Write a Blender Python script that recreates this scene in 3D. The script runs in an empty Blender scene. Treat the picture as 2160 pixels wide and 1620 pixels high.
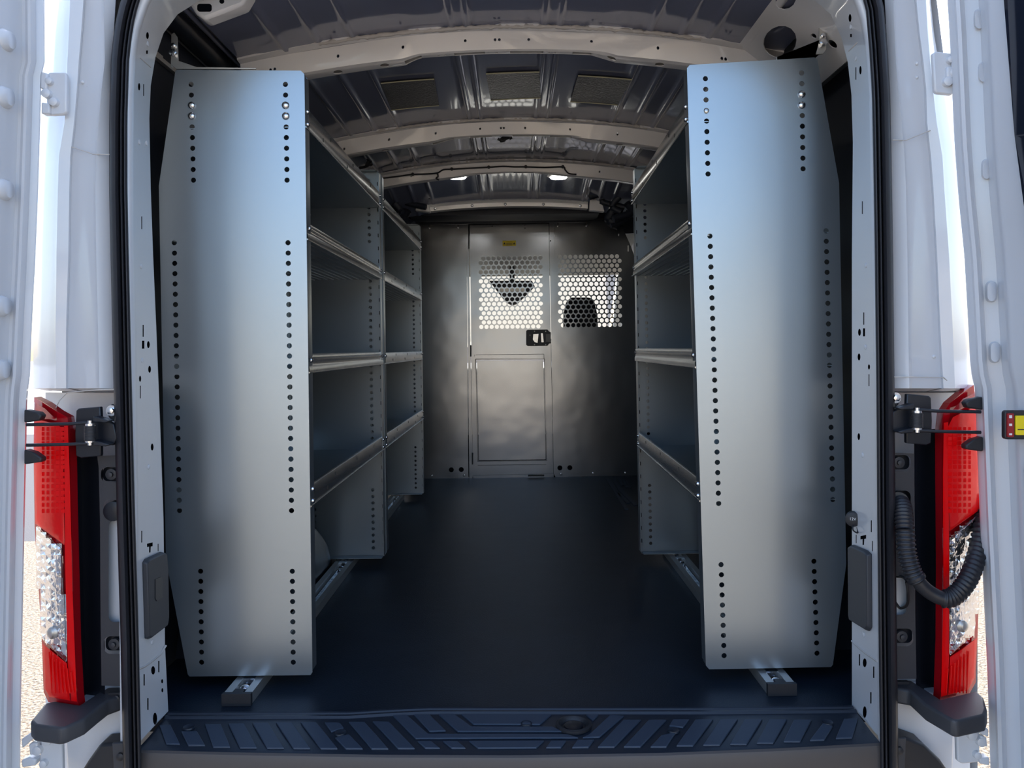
import bpy, bmesh, math, random
from mathutils import Vector, Matrix
from mathutils.geometry import delaunay_2d_cdt
random.seed(4)
scn = bpy.context.scene
COL = scn.collection
# ------------------------------------------------------------------ camera, world, light, exposure
F = 1623.0; CX = 1085.0; CY = 735.0; HC = 0.85; R_ = 0.0135
cR, sR = math.cos(R_), math.sin(R_)
cam = bpy.data.cameras.new('camera'); camo = bpy.data.objects.new('camera', cam); COL.objects.link(camo)
cam.sensor_fit = 'HORIZONTAL'; cam.sensor_width = 36.0; cam.lens = 36.0 * F / 2160
cam.shift_x = (1080 - CX) / 2160; cam.shift_y = (CY - 810) / 2160
cam.clip_start = 0.02; cam.clip_end = 500
rt = Vector((cR, 0, -sR)); up = Vector((sR, 0, cR)); bk = Vector((0, -1, 0))
camo.matrix_world = Matrix(((rt.x, up.x, bk.x, 0), (rt.y, up.y, bk.y, 0), (rt.z, up.z, bk.z, HC), (0, 0, 0, 1)))
scn.camera = camo
SUN_EL, SUN_AZ = math.radians(46), math.radians(5)      # azimuth from +Y (into the van), negative = to the left
w = bpy.data.worlds.new('world'); scn.world = w; w.use_nodes = True
nt = w.node_tree; nt.nodes.clear()
sky = nt.nodes.new('ShaderNodeTexSky'); sky.sky_type = 'NISHITA'; sky.sun_disc = False
sky.sun_elevation = SUN_EL; sky.sun_rotation = SUN_AZ; sky.air_density = 1.0; sky.dust_density = 2.5; sky.ozone_density = 1.2
bg = nt.nodes.new('ShaderNodeBackground'); bg.inputs[1].default_value = 0.36
wo = nt.nodes.new('ShaderNodeOutputWorld'); nt.links.new(sky.outputs[0], bg.inputs[0]); nt.links.new(bg.outputs[0], wo.inputs[0])
sl = bpy.data.lights.new('sun', 'SUN'); sl.energy = 5.0; sl.angle = 0.009; sl.color = (1, 0.93, 0.82)
so = bpy.data.objects.new('sun', sl); COL.objects.link(so)
d = Vector((math.sin(SUN_AZ) * math.cos(SUN_EL), math.cos(SUN_AZ) * math.cos(SUN_EL), math.sin(SUN_EL)))
so.rotation_euler = d.to_track_quat('Z', 'Y').to_euler(); so.location = d * 30
vs = scn.view_settings; scn.display_settings.display_device = 'sRGB'
vs.view_transform = 'Standard'; vs.look = 'None'; vs.gamma = 1; vs.use_curve_mapping = False; vs.exposure = 0.6

# ------------------------------------------------------------------ helpers
def P(px, py, Y):                                     # world point at depth Y seen at that place of the photograph
    u = (px - CX) / F * Y; v = -(py - CY) / F * Y
    return Vector((u * cR + v * sR, Y, HC - u * sR + v * cR))
def G(px, py, z=0.0):                                 # same, but on the horizontal plane z
    u = (px - CX) / F; v = -(py - CY) / F
    Y = (z - HC) / (-u * sR + v * cR)
    return Vector(((u * cR + v * sR) * Y, Y, z))
def interp(tab, t):
    if t <= tab[0][0]: return tab[0][1]
    for (a, va), (b, vb) in zip(tab, tab[1:]):
        if t <= b: return va + (vb - va) * (t - a) / (b - a)
    return tab[-1][1]
def mesh(name, verts, faces, mat, parent=None, smooth=0):
    me = bpy.data.meshes.new(name); me.from_pydata([tuple(v) for v in verts], [], faces)
    bm = bmesh.new(); bm.from_mesh(me)
    bmesh.ops.remove_doubles(bm, verts=bm.verts, dist=1e-6)
    bmesh.ops.recalc_face_normals(bm, faces=bm.faces); bm.to_mesh(me); bm.free()
    if smooth:
        for p in me.polygons: p.use_smooth = True
        me.set_sharp_from_angle(angle=math.radians(smooth))
    if mat: me.materials.append(mat)
    o = bpy.data.objects.new(name, me); COL.objects.link(o)
    if parent: attach(o, parent)
    return o
def attach(o, parent):                                # geometry is in world coordinates; the Empty stands at the base
    o.parent = parent
    tot = Vector((0, 0, 0)); p = parent
    while p is not None:
        tot += Vector(p.location); p = p.parent
    o.location = o.location - tot
def thing(name, label, cat, loc, group=None):
    o = bpy.data.objects.new(name, None); COL.objects.link(o); o.empty_display_size = 0.1
    o.location = loc; tag(o, label, cat, group); return o
def tag(o, label=None, cat=None, group=None, kind=None):
    if label: o['label'] = label
    if cat: o['category'] = cat
    if group: o['group'] = group
    if kind: o['kind'] = kind
    return o
def struct(name, loc=(0, 0, 0), label=None, cat=None):
    o = bpy.data.objects.new(name, None); COL.objects.link(o); o.location = loc
    o.empty_display_size = 0.1
    return tag(o, label, cat, kind='structure')
def bevel(o, wd, seg=2, ang=35):
    m = o.modifiers.new('bevel', 'BEVEL'); m.width = wd; m.segments = seg; m.limit_method = 'ANGLE'; m.angle_limit = math.radians(ang)
    for p in o.data.polygons: p.use_smooth = True
    m.harden_normals = False
    o.data.set_sharp_from_angle(angle=math.radians(50))
    return o
class MB:
    def __init__(s): s.v = []; s.f = []
    def add(s, vs_, fs):
        n = len(s.v); s.v += list(vs_); s.f += [tuple(i + n for i in f) for f in fs]; return s
    def box(s, x0, x1, y0, y1, z0, z1):
        vs_ = [Vector((x, y, z)) for x in (x0, x1) for y in (y0, y1) for z in (z0, z1)]
        return s.add(vs_, [(0, 1, 3, 2), (4, 6, 7, 5), (0, 4, 5, 1), (2, 3, 7, 6), (0, 2, 6, 4), (1, 5, 7, 3)])
    def cyl(s, p0, p1, r, n=14, r1=None, dome=0):
        p0 = Vector(p0); p1 = Vector(p1); r1 = r if r1 is None else r1
        q = (p1 - p0).to_track_quat('Z', 'Y'); a = []; b = []
        for i in range(n):
            c = Vector((math.cos(2 * math.pi * i / n), math.sin(2 * math.pi * i / n), 0))
            a.append(p0 + q @ (c * r)); b.append(p1 + q @ (c * r1))
        fs = [(i, (i + 1) % n, n + (i + 1) % n, n + i) for i in range(n)] + [tuple(range(n))[::-1]]
        vs_ = a + b
        if dome:
            ax = (p1 - p0).normalized(); m = []
            for i in range(n):
                c = Vector((math.cos(2 * math.pi * i / n), math.sin(2 * math.pi * i / n), 0))
                m.append(p1 + q @ (c * r1 * 0.65) + ax * dome * 0.75)
            vs_ = a + b + m + [p1 + ax * dome]
            fs += [(n + i, n + (i + 1) % n, 2 * n + (i + 1) % n, 2 * n + i) for i in range(n)]
            fs += [(2 * n + i, 2 * n + (i + 1) % n, 3 * n) for i in range(n)]
        else: fs += [tuple(range(n, 2 * n))]
        return s.add(vs_, fs)
    def tube(s, pts, r, n=10, cap=True):
        pts = [Vector(p) for p in pts]; rings = []
        for i, p in enumerate(pts):
            t = (pts[min(i + 1, len(pts) - 1)] - pts[max(i - 1, 0)]).normalized()
            ref = Vector((0, 0, 1)) if abs(t.z) < 0.9 else Vector((0, 1, 0))
            a = t.cross(ref).normalized(); b = t.cross(a)
            rr = r(i) if callable(r) else r
            rings.append([p + (a * math.cos(2 * math.pi * k / n) + b * math.sin(2 * math.pi * k / n)) * rr for k in range(n)])
        vs_ = [v for rg in rings for v in rg]; fs = []
        for i in range(len(rings) - 1):
            for k in range(n): fs.append((i * n + k, i * n + (k + 1) % n, (i + 1) * n + (k + 1) % n, (i + 1) * n + k))
        if cap: fs += [tuple(range(n)), tuple(range((len(rings) - 1) * n, len(rings) * n))]
        return s.add(vs_, fs)
    def grid(s, rows, closed=False):
        m = len(rows[0]); vs_ = [v for r in rows for v in r]; fs = []
        for i in range(len(rows) - 1):
            for k in range(m if closed else m - 1):
                k2 = (k + 1) % m; fs.append((i * m + k, i * m + k2, (i + 1) * m + k2, (i + 1) * m + k))
        return s.add(vs_, fs)
    def prism(s, a, b):                              # two matching polygons
        n = len(a); return s.add(list(a) + list(b), [tuple(range(n))[::-1], tuple(range(n, 2 * n))] + [(i, (i + 1) % n, n + (i + 1) % n, n + i) for i in range(n)])
    def out(s, name, mat, parent=None, smooth=0): return mesh(name, s.v, s.f, mat, parent, smooth)
def inpoly(x, y, poly):
    c = False; j = len(poly) - 1
    for i in range(len(poly)):
        xi, yi = poly[i]; xj, yj = poly[j]
        if (yi > y) != (yj > y) and x < (xj - xi) * (y - yi) / (yj - yi) + xi: c = not c
        j = i
    return c
def plate(name, outline, holes, fmap, mat, parent=None, steiner=(), smooth=0, thick=True):
    """sheet with real holes: fmap(u, v, t) -> point, t=0 front, t=1 back"""
    vs_ = []; ed = []; loops = []
    for lp in [outline] + list(holes):
        n = len(vs_); m = len(lp); vs_ += [Vector(p) for p in lp]
        ed += [(n + i, n + (i + 1) % m) for i in range(m)]; loops.append(lp)
    vs_ += [Vector(p) for p in steiner]
    v2, e2, f2, _, _, _ = delaunay_2d_cdt(vs_, ed, [], 0, 1e-7)
    boxes = [(min(p[0] for p in h), max(p[0] for p in h), min(p[1] for p in h), max(p[1] for p in h), h) for h in holes]
    tri = []
    for f in f2:
        cx = sum(v2[i].x for i in f) / len(f); cy = sum(v2[i].y for i in f) / len(f)
        if not inpoly(cx, cy, outline): continue
        if any(b[0] < cx < b[1] and b[2] < cy < b[3] and inpoly(cx, cy, b[4]) for b in boxes): continue
        tri.append(tuple(f))
    N = len(v2); V = [fmap(p.x, p.y, 0) for p in v2]
    Fc = list(tri)
    if thick:
        V += [fmap(p.x, p.y, 1) for p in v2]
        Fc += [tuple(i + N for i in reversed(f)) for f in tri]
        cnt = {}
        for f in tri:
            for a, b in zip(f, f[1:] + f[:1]): cnt.setdefault((min(a, b), max(a, b)), []).append((a, b))
        for k, l in cnt.items():
            if len(l) == 1: a, b = l[0]; Fc.append((b, a, a + N, b + N))
    me = bpy.data.meshes.new(name); me.from_pydata([tuple(v) for v in V], [], Fc)
    bm = bmesh.new(); bm.from_mesh(me)
    bmesh.ops.delete(bm, geom=[v for v in bm.verts if not v.link_faces], context='VERTS')
    bmesh.ops.recalc_face_normals(bm, faces=bm.faces); bm.to_mesh(me); bm.free()
    if smooth:
        for p in me.polygons: p.use_smooth = True
        me.set_sharp_from_angle(angle=math.radians(smooth))
    me.materials.append(mat)
    o = bpy.data.objects.new(name, me); COL.objects.link(o)
    if parent: attach(o, parent)
    return o
def circ(x, y, rx, ry=None, n=12):
    ry = rx if ry is None else ry
    return [(x + rx * math.cos(2 * math.pi * i / n), y + ry * math.sin(2 * math.pi * i / n)) for i in range(n)]
def rect(x, y, w_, h_): return [(x - w_ / 2, y - h_ / 2), (x + w_ / 2, y - h_ / 2), (x + w_ / 2, y + h_ / 2), (x - w_ / 2, y + h_ / 2)]
def rrect(x0, y0, x1, y1, r, n=4):
    pts = []
    for cx, cy, a0 in ((x1 - r, y1 - r, 0), (x0 + r, y1 - r, 90), (x0 + r, y0 + r, 180), (x1 - r, y0 + r, 270)):
        for i in range(n + 1):
            a = math.radians(a0 + 90 * i / n); pts.append((cx + r * math.cos(a), cy + r * math.sin(a)))
    return pts
def prism_px(name, poly, Y, thick, mat, parent=None, bev=0, smooth=0):
    yf = Y if callable(Y) else (lambda px, py: Y)
    a = [P(px, py, yf(px, py)) for px, py in poly]; b = [v + Vector((0, thick, 0)) for v in a]
    o = MB().prism(a, b).out(name, mat, parent, smooth)
    if bev: bevel(o, bev)
    return o
def smoothpath(pts, n=8):                            # Catmull-Rom
    pts = [Vector(p) for p in pts]; out = []
    for i in range(len(pts) - 1):
        p0 = pts[max(i - 1, 0)]; p1 = pts[i]; p2 = pts[i + 1]; p3 = pts[min(i + 2, len(pts) - 1)]
        for k in range(n):
            t = k / n
            out.append(0.5 * ((2 * p1) + (p2 - p0) * t + (2 * p0 - 5 * p1 + 4 * p2 - p3) * t * t + (3 * p1 - p0 - 3 * p2 + p3) * t ** 3))
    return out + [pts[-1]]

# ------------------------------------------------------------------ materials
def mat(name, col, rough=0.5, metal=0.0, coat=0.0, bump=None, mott=None, spec=0.5, trans=0.0, emit=None, aniso=0, ior=1.5, croug=0.05):
    m = bpy.data.materials.new(name); m.use_nodes = True; t = m.node_tree; b = t.nodes['Principled BSDF']
    b.inputs['Base Color'].default_value = (*col, 1); b.inputs['Roughness'].default_value = rough; b.inputs['Metallic'].default_value = metal
    b.inputs['Coat Weight'].default_value = coat; b.inputs['Coat Roughness'].default_value = croug
    b.inputs['Specular IOR Level'].default_value = spec; b.inputs['Transmission Weight'].default_value = trans; b.inputs['IOR'].default_value = ior
    if emit: b.inputs['Emission Color'].default_value = (*emit[0], 1); b.inputs['Emission Strength'].default_value = emit[1]
    tc = t.nodes.new('ShaderNodeTexCoord')
    if mott:                                        # (scale, amount, second colour)
        n = t.nodes.new('ShaderNodeTexNoise'); n.inputs['Scale'].default_value = mott[0]; n.inputs['Detail'].default_value = 6
        r = t.nodes.new('ShaderNodeMapRange'); r.inputs['From Min'].default_value = 0.35; r.inputs['From Max'].default_value = 0.7; r.inputs['To Max'].default_value = mott[1]
        x = t.nodes.new('ShaderNodeMix'); x.data_type = 'RGBA'; x.inputs['A'].default_value = (*col, 1); x.inputs['B'].default_value = (*mott[2], 1)
        t.links.new(tc.outputs['Object'], n.inputs['Vector']); t.links.new(n.outputs['Fac'], r.inputs['Value']); t.links.new(r.outputs['Result'], x.inputs['Factor']); t.links.new(x.outputs['Result'], b.inputs['Base Color'])
    if bump:                                        # list of (scale, strength, distance)
        prev = None
        for sc_, st, di in bump:
            n = t.nodes.new('ShaderNodeTexNoise'); n.inputs['Scale'].default_value = sc_; n.inputs['Detail'].default_value = 2
            q = t.nodes.new('ShaderNodeBump'); q.inputs['Strength'].default_value = st; q.inputs['Distance'].default_value = di
            t.links.new(tc.outputs['Object'], n.inputs['Vector']); t.links.new(n.outputs['Fac'], q.inputs['Height'])
            if prev: t.links.new(prev.outputs[0], q.inputs['Normal'])
            prev = q
        t.links.new(prev.outputs[0], b.inputs['Normal'])
    return m
PAINT = mat('white_paint', (0.64, 0.655, 0.685), 0.32, coat=0.6, bump=[(3, 0.25, 0.01)])
INPAINT = mat('interior_white_paint', (0.80, 0.79, 0.79), 0.3, coat=0.5, bump=[(14, 0.3, 0.004)])
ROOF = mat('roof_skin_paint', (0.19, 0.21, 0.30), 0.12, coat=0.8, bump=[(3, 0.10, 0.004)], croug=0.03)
STEEL = mat('grey_shelf_steel', (0.335, 0.385, 0.425), 0.31, metal=0.86, bump=[(2.2, 0.18, 0.010), (350, 0.035, 0.001)])
BULK = mat('grey_partition_steel', (0.215, 0.23, 0.25), 0.22, metal=0.95, bump=[(3.0, 0.4, 0.012), (350, 0.05, 0.001)])
LIPS = mat('zinc_lip_steel', (0.42, 0.43, 0.43), 0.25, metal=0.92)
ZINC = mat('zinc_bolt', (0.75, 0.76, 0.78), 0.2, metal=1.0)
ALU = mat('aluminium_rail', (0.62, 0.61, 0.58), 0.38, metal=0.85)
CHROME = mat('bright_track_steel', (0.75, 0.8, 0.88), 0.16, metal=1.0, bump=[(40, 0.4, 0.003)])
RUBBER = mat('seal_rubber', (0.018, 0.018, 0.022), 0.42, bump=[(60, 0.1, 0.002)])
PLASTIC = mat('black_plastic', (0.02, 0.02, 0.023), 0.5, bump=[(400, 0.25, 0.0008)])
GLOSSB = mat('gloss_black_plastic', (0.010, 0.012, 0.018), 0.32)
GREYP = mat('charcoal_plastic', (0.045, 0.046, 0.052), 0.5, bump=[(500, 0.2, 0.0006)])
STEPM = mat('step_plastic', (0.014, 0.020, 0.032), 0.38, bump=[(500, 0.3, 0.0006)])
STEPP = mat('step_pad_plastic', (0.036, 0.052, 0.080), 0.5, bump=[(500, 0.3, 0.0006)])
LIPM = mat('step_lip_plastic', (0.07, 0.06, 0.056), 0.5, bump=[(500, 0.25, 0.0006)])
FLOORM = mat('floor_rubber', (0.004, 0.011, 0.022), 0.45, bump=[(260, 0.5, 0.0012), (9, 0.2, 0.004)], mott=(7, 0.25, (0.02, 0.032, 0.05)))
CAVITY = mat('unlit_cavity', (0.004, 0.005, 0.008), 0.9, spec=0.1)  # near-black stands in for the shade inside openings
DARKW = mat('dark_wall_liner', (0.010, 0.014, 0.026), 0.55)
RED = mat('red_lens', (0.80, 0.002, 0.003), 0.25, coat=0.1, spec=0.2, bump=[(30, 0.5, 0.004)])
RED2 = mat('deep_red_lens', (0.40, 0.002, 0.008), 0.12, coat=0.5, bump=[(20, 0.3, 0.004)])
CLEAR = mat('clear_lens', (1, 1, 1), 0.02, trans=1.0, ior=1.3)
REFL = mat('lamp_reflector', (0.8, 0.8, 0.82), 0.14, metal=1.0, bump=[(60, 0.8, 0.006)])
PADM = mat('sound_pad', (0.075, 0.075, 0.075), 0.25, bump=[(140, 0.7, 0.002)], mott=(130, 0.6, (0.12, 0.12, 0.11)))
PADE = mat('pad_edge', (0.55, 0.52, 0.34), 0.5)
YELLOW = mat('yellow_label', (0.85, 0.66, 0.01), 0.5)
INKM = mat('label_ink', (0.02, 0.02, 0.02), 0.6)
WHITEI = mat('white_print', (0.8, 0.8, 0.8), 0.6)
LOCKR = mat('lock_red', (0.30, 0.01, 0.015), 0.35)
LAMPM = mat('lit_lens', (1, 1, 1), 0.4, emit=((1, 0.97, 0.9), 14))
GLASS = mat('clear_glass', (1, 1, 1), 0.0, trans=1.0, ior=1.05)
def thin_glass():
    m = bpy.data.materials.new('windscreen'); m.use_nodes = True; t = m.node_tree; t.nodes.clear()
    a = t.nodes.new('ShaderNodeBsdfTransparent'); a.inputs[0].default_value = (.88, .93, .92, 1); b = t.nodes.new('ShaderNodeBsdfGlossy'); b.inputs['Roughness'].default_value = .02
    f_ = t.nodes.new('ShaderNodeFresnel'); x = t.nodes.new('ShaderNodeMixShader'); o = t.nodes.new('ShaderNodeOutputMaterial')
    t.links.new(f_.outputs[0], x.inputs[0]); t.links.new(a.outputs[0], x.inputs[1]); t.links.new(b.outputs[0], x.inputs[2]); t.links.new(x.outputs[0], o.inputs[0]); return m
GLASS = thin_glass()
DGLASS = mat('dark_glass', (0.01, 0.014, 0.025), 0.05, coat=0.5)
HEADL = mat('headliner', (0.36, 0.36, 0.34), 0.8)
DASH = mat('mirror_plastic', (0.05, 0.05, 0.055), 0.6)
DASHT = mat('dashboard_glare', (0.36, 0.34, 0.31), 0.5)  # pale base colour stands in for sun glare on the dash
FABRIC = mat('seat_fabric', (0.014, 0.014, 0.017), 0.85, bump=[(200, 0.3, 0.001)])
SEALANT = mat('sealant_bead', (0.55, 0.52, 0.49), 0.45, bump=[(60, 0.5, 0.004)])
GRAVEL = mat('beige_aggregate', (0.43, 0.37, 0.29), 0.9, bump=[(60, 1.0, 0.02)], mott=(70, 1.0, (0.13, 0.09, 0.06)))
ASPH = mat('grey_asphalt', (0.10, 0.10, 0.11), 0.9, bump=[(60, 0.5, 0.01)])
CREAM = mat('cream_wall', (0.74, 0.65, 0.52), 0.9)
CONC = mat('pale_concrete', (0.38, 0.40, 0.43), 0.9)

# ------------------------------------------------------------------ ground outside
g = struct('ground', (0, 0, -0.70))
MB().grid([[Vector((x, y, -0.70)) for x in (-30, -8, 8, 30)] for y in (-40, -5, 6.4)]).out('gravel_lot', GRAVEL, g)
MB().grid([[Vector((x, y, -0.70)) for x in (-60, 60)] for y in (6.4, 15)]).out('asphalt_lane', ASPH, g)
MB().grid([[Vector((x, y, -0.70)) for x in (-150, 150)] for y in (15, 180)]).out('concrete_lot', CONC, g)
MB().grid([[Vector((x, y, -0.705)) for x in (-150, 150)] for y in (-180, 20)]).out('far_pavement', CONC, g)

# unseen block added behind the camera, sunlit, for the steel panels to mirror
bd = thing('reflector_building', 'unseen cream block added behind the camera for the steel to mirror', 'reflector_building', (0, -17, -0.70))
MB().box(-7, 7, -22, -17, -.70, 2.6).out('wall', CREAM, bd)
MB().box(-7.3, 7.3, -22.3, -16.6, 2.6, 2.8).out('roof', ASPH, bd)
for x in (-5, 3.2): MB().box(x, x + 1.8, -17.05, -16.98, -.6, 1.5).out('roller_door', CONC, bd)

# ------------------------------------------------------------------ floor
f = struct('floor', (0, 0, 0))
MB().box(-0.95, 0.95, 1.79, 7.0, -0.03, 0.0).out('floor_mat', FLOORM, f)
wm = MB()
for sx in (-1, 1):                                   # rubber-covered wheel housings behind the rear shelving
    rows = []
    for i in range(17):
        t = i / 16; y = 2.14 + 0.86 * t; h = 0.27 * math.sin(math.pi * min(max(t, 0.0), 1)) ** 0.45 if 0 < t < 1 else 0
        rows.append([Vector((sx * x, y, z)) for x, z in ((0.955, h), (0.78, h), (0.74, h * 0.93), (0.725, h * 0.8), (0.72, 0))])
    wm.grid(rows)
wm.out('wheel_housing', GLOSSB, f, 40)
tp = MB()                                            # moulded tread by the side door
def gp(pts, z=0.0, h=0.004):
    a = [G(px, py, z) for px, py in pts]; return a, [v + Vector((0, 0, h)) for v in a]
for q in ([(1278, 1011), (1288, 1011), (1326, 1075), (1318, 1075)], [(1292, 1012), (1299, 1012), (1310, 1030), (1320, 1040), (1345, 1066), (1338, 1068), (1314, 1044), (1304, 1034)],
          [(1303, 1010), (1309, 1010), (1316, 1025), (1311, 1026)], [(1312, 1012), (1316, 1012), (1325, 1028), (1320, 1028)], [(1318, 1013), (1322, 1013), (1332, 1030), (1328, 1031)],
          [(1300, 1040), (1309, 1041), (1330, 1062), (1322, 1063)]):
    tp.prism(*gp(q))
tp.out('tread_pad', STEPP, f)

# ------------------------------------------------------------------ ceiling
def zr(x): return 1.80 - 0.14 * x * x
c = struct('ceiling', (0, 0, 1.7)); c_ceiling = c
ribs = [-0.66, -0.56, -0.46, -0.17, -0.125, 0.10, 0.145, 0.41, 0.50, 0.58]
xs = sorted(set([round(-0.80 + 0.02 * i, 4) for i in range(81)] + [r + d_ for r in ribs for d_ in (-0.012, -0.007, -0.004, 0.004, 0.007, 0.012)]))
def ribz(x):
    z = 0
    for r in ribs:
        a = abs(x - r)
        if a < 0.0125: z = -0.0045 * (1 if a < 0.0045 else max(0, (0.0125 - a) / 0.008))
    return z
rows = []
for i in range(31):
    y = 1.84 + (4.62 - 1.84) * i / 30
    rows.append([Vector((x, y, zr(x) + ribz(x) - 0.085 * max(0, (y - 3.95) / .6) ** 1.4)) for x in xs])
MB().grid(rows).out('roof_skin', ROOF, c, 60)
# bow cross-members with real holes
def bow(Y0, zb, hf, name, wmid, dots, slots, unders, x0=-0.80, x1=0.80):
    def arc(x): return -0.14 * x * x
    def stepd(x):                                   # the underside is deeper towards the sides
        a = abs(x); t = min(max((a - 0.27) / 0.06, 0), 1); return 0.010 * t * t * (3 - 2 * t)
    def ff(u, v, t): return Vector((u, Y0 + 0.012 * (1 - v / hf) + 0.004 * math.sin(u * 9) * (v / hf) + t * 0.002, zb + v + arc(u) - stepd(u) * (1 - v / hf)))
    st = [(x0 + (x1 - x0) * i / 60, hf * k / 3) for i in range(1, 60) for k in (1, 2)]
    top = [(x0 + (x1 - x0) * i / 60, hf) for i in range(61)]
    bot = [(x0 + (x1 - x0) * i / 60, 0) for i in range(61)]
    out = bot + top[::-1]
    plate('bow_face', out, [circ(x, z, r, n=8) for x, z, r in dots] + slots, ff, INPAINT, c, st, smooth=50)
    def fu(u, v, t): return Vector((u, Y0 + 0.012 + v * (wmid + 2.2 * stepd(u)), zb + arc(u) - stepd(u) + t * 0.002 - 0.004 * math.sin(v * math.pi)))
    bo = [(x0 + (x1 - x0) * i / 60, 0.0) for i in range(61)] + [(x0 + (x1 - x0) * (60 - i) / 60, 1.0) for i in range(61)]
    plate('bow_underside', bo, unders, fu, INPAINT, c, [(x0 + (x1 - x0) * i / 60, 0.5) for i in range(1, 60)], smooth=50)
    m = MB(); rows = []
    for i in range(61):
        x = x0 + (x1 - x0) * i / 60; b = zb + arc(x) - stepd(x); yb = Y0 + 0.012 + wmid + 2.2 * stepd(x); z2 = zb + hf + arc(x)
        rows.append([Vector((x, yb, b)), Vector((x, yb + 0.01, b + 0.03)), Vector((x, yb + 0.012, z2 - 0.004)), Vector((x, yb + 0.035, z2)), Vector((x, yb + 0.035, z2 + 0.003))])
    m.grid(rows); m.out('bow_flange', INPAINT, c, 50)
    m = MB(); rows = []
    for i in range(61):                              # near flange on the skin
        x = x0 + (x1 - x0) * i / 60; z2 = zb + hf + arc(x)
        lift = 0.004 * (1 if math.sin(x * 23 + 1) > 0.2 else 0)
        rows.append([Vector((x, Y0 + 0.002, z2)), Vector((x, Y0 - 0.01, z2 + 0.004 - lift)), Vector((x, Y0 - 0.022 - lift * 2, z2 + 0.006 - lift)), Vector((x, Y0 - 0.022 - lift * 2, z2 + 0.009))])
    m.grid(rows); m.out('bow_flange', INPAINT, c, 50)
    m = MB(); pts = []
    for i in range(121):
        x = -0.56 + 1.12 * i / 120; pts.append(Vector((x, Y0 - 0.024 + random.uniform(-.003, .003), zr(x) - 0.006)))
    m.tube(pts, lambda i: 0.0045 + 0.003 * random.random(), 6); m.out('sealant_bead', SEALANT, c, 60)
k = 2.28 / F
bow(2.28, 1.742, 0.050, 'a', 0.036,
    [((px - CX) * k, 0.026, 0.0042) for px in (720, 858, 990, 1053, 1062, 1124, 1257, 1397)] + [((px - CX) * k, 0.022, 0.0042) for px in (577, 586, 1532, 1540)],
    [], [rrect((px - CX) * k - w_, 0.25, (px - CX) * k + w_, 0.80, 0.006, 2) for px, w_ in ((877, .026), (998, .046), (1120, .05), (1238, .028))] +
    [circ((px - CX) * k, 0.5, 0.014, 0.25) for px in (714, 815, 1302, 1405)] + [circ((px - CX) * k, 0.5, 0.004, 0.12, 8) for px in (932, 946, 1056, 1180, 1168)])
k = 3.19 / F
bow(3.19, 1.742, 0.048, 'b', 0.034,
    [((px - CX) * k, 0.024, 0.0045) for px in (826, 925, 1019, 1063, 1069, 1114, 1209, 1309)] + [((px - CX) * k, 0.02, 0.0045) for px in (725, 731)], [],
    [rrect((px - CX) * k - .045, 0.25, (px - CX) * k + .045, 0.80, 0.006, 2) for px in (940, 1020, 1110, 1190)] + [circ((px - CX) * k, 0.5, 0.014, 0.25) for px in (815, 1315)])
k = 3.87 / F
bow(3.87, 1.742, 0.046, 'c', 0.03, [((px - CX) * k, 0.024, 0.0045) for px in (872, 925, 1060, 1190, 1270)], [],
    [rrect((px - CX) * k - .05, 0.25, (px - CX) * k + .05, 0.80, 0.006, 2) for px in (1040, 1110)])
# front header of the cargo roof
m = MB(); rows = []
for i in range(41):
    x = -0.50 + 0.94 * i / 40; z = 1.715 - 0.10 * x * x
    rows.append([Vector((x, 4.50, z + 0.012)), Vector((x, 4.485, z + 0.006)), Vector((x, 4.475, z - .002)), Vector((x, 4.49, z - 0.012)), Vector((x, 4.492, z - 0.034)), Vector((x, 4.58, z - 0.03)), Vector((x, 4.60, z + 0.02))])
m.grid(rows).out('front_header', INPAINT, c, 40)
m = MB()
for px in (922, 1000, 1070, 1150, 1228):
    x = (px - CX) / F * 4.5; m.cyl((x, 4.495, 1.692 - .1 * x * x), (x, 4.484, 1.692 - .1 * x * x), 0.008, 10, dome=0.003)
m.out('header_bolt', ZINC, c, 40)
# sound-deadening pads
def pad(pts):
    kY = lambda py: 0.935 * F / (CY - py)
    a = []
    for px, py in pts:
        Y = kY(py)
        for _ in range(4):
            q = P(px, py, Y); zt = zr(q.x) - 0.004; Y *= (zt - HC) / (q.z - HC)
        a.append(P(px, py, Y))
    rows_t = []
    for i in range(9):
        l = a[0].lerp(a[3], i / 8); r = a[1].lerp(a[2], i / 8); rr = []
        for j in range(9):
            q = l.lerp(r, j / 8); q.z = zr(q.x) - 0.0105; rr.append(q)
        rows_t.append(rr)
    o = MB().grid(rows_t).grid([[v + Vector((0, 0, .004)) for v in r] for r in rows_t])
    p = o.out('sound_pad', PADM, c)
    e = MB().tube([rows_t[-1][j] for j in range(9)], 0.0022, 6); e.tube([rows_t[0][j] for j in range(9)], 0.0022, 6); e.out('pad_border', PADE, p)
for q in ([(803, 172), (916, 163), (926, 219), (825, 229)], [(1025, 152), (1138, 148), (1141, 203), (1035, 208)], [(1219, 156), (1333, 164), (1303, 218), (1203, 211)]): pad(q[::-1][2:] + q[::-1][:2] if False else [q[3], q[2], q[1], q[0]])
# welded gusset at the rear left roof corner
gs = prism_px('corner_gusset', [(398, 8), (412, 28), (430, 41), (448, 34), (512, 10), (530, -20), (405, -20)], 1.90, .05, INPAINT, c, .008)
prism_px('gusset_slot', rrect(416, 8, 446, 24, 5), 1.898, .002, CAVITY, gs)
q = P(468, 3, 1.90); MB().cyl(q, q + Vector((0, -.001, 0)), .006, 12).out('gusset_hole', CAVITY, gs)
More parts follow.
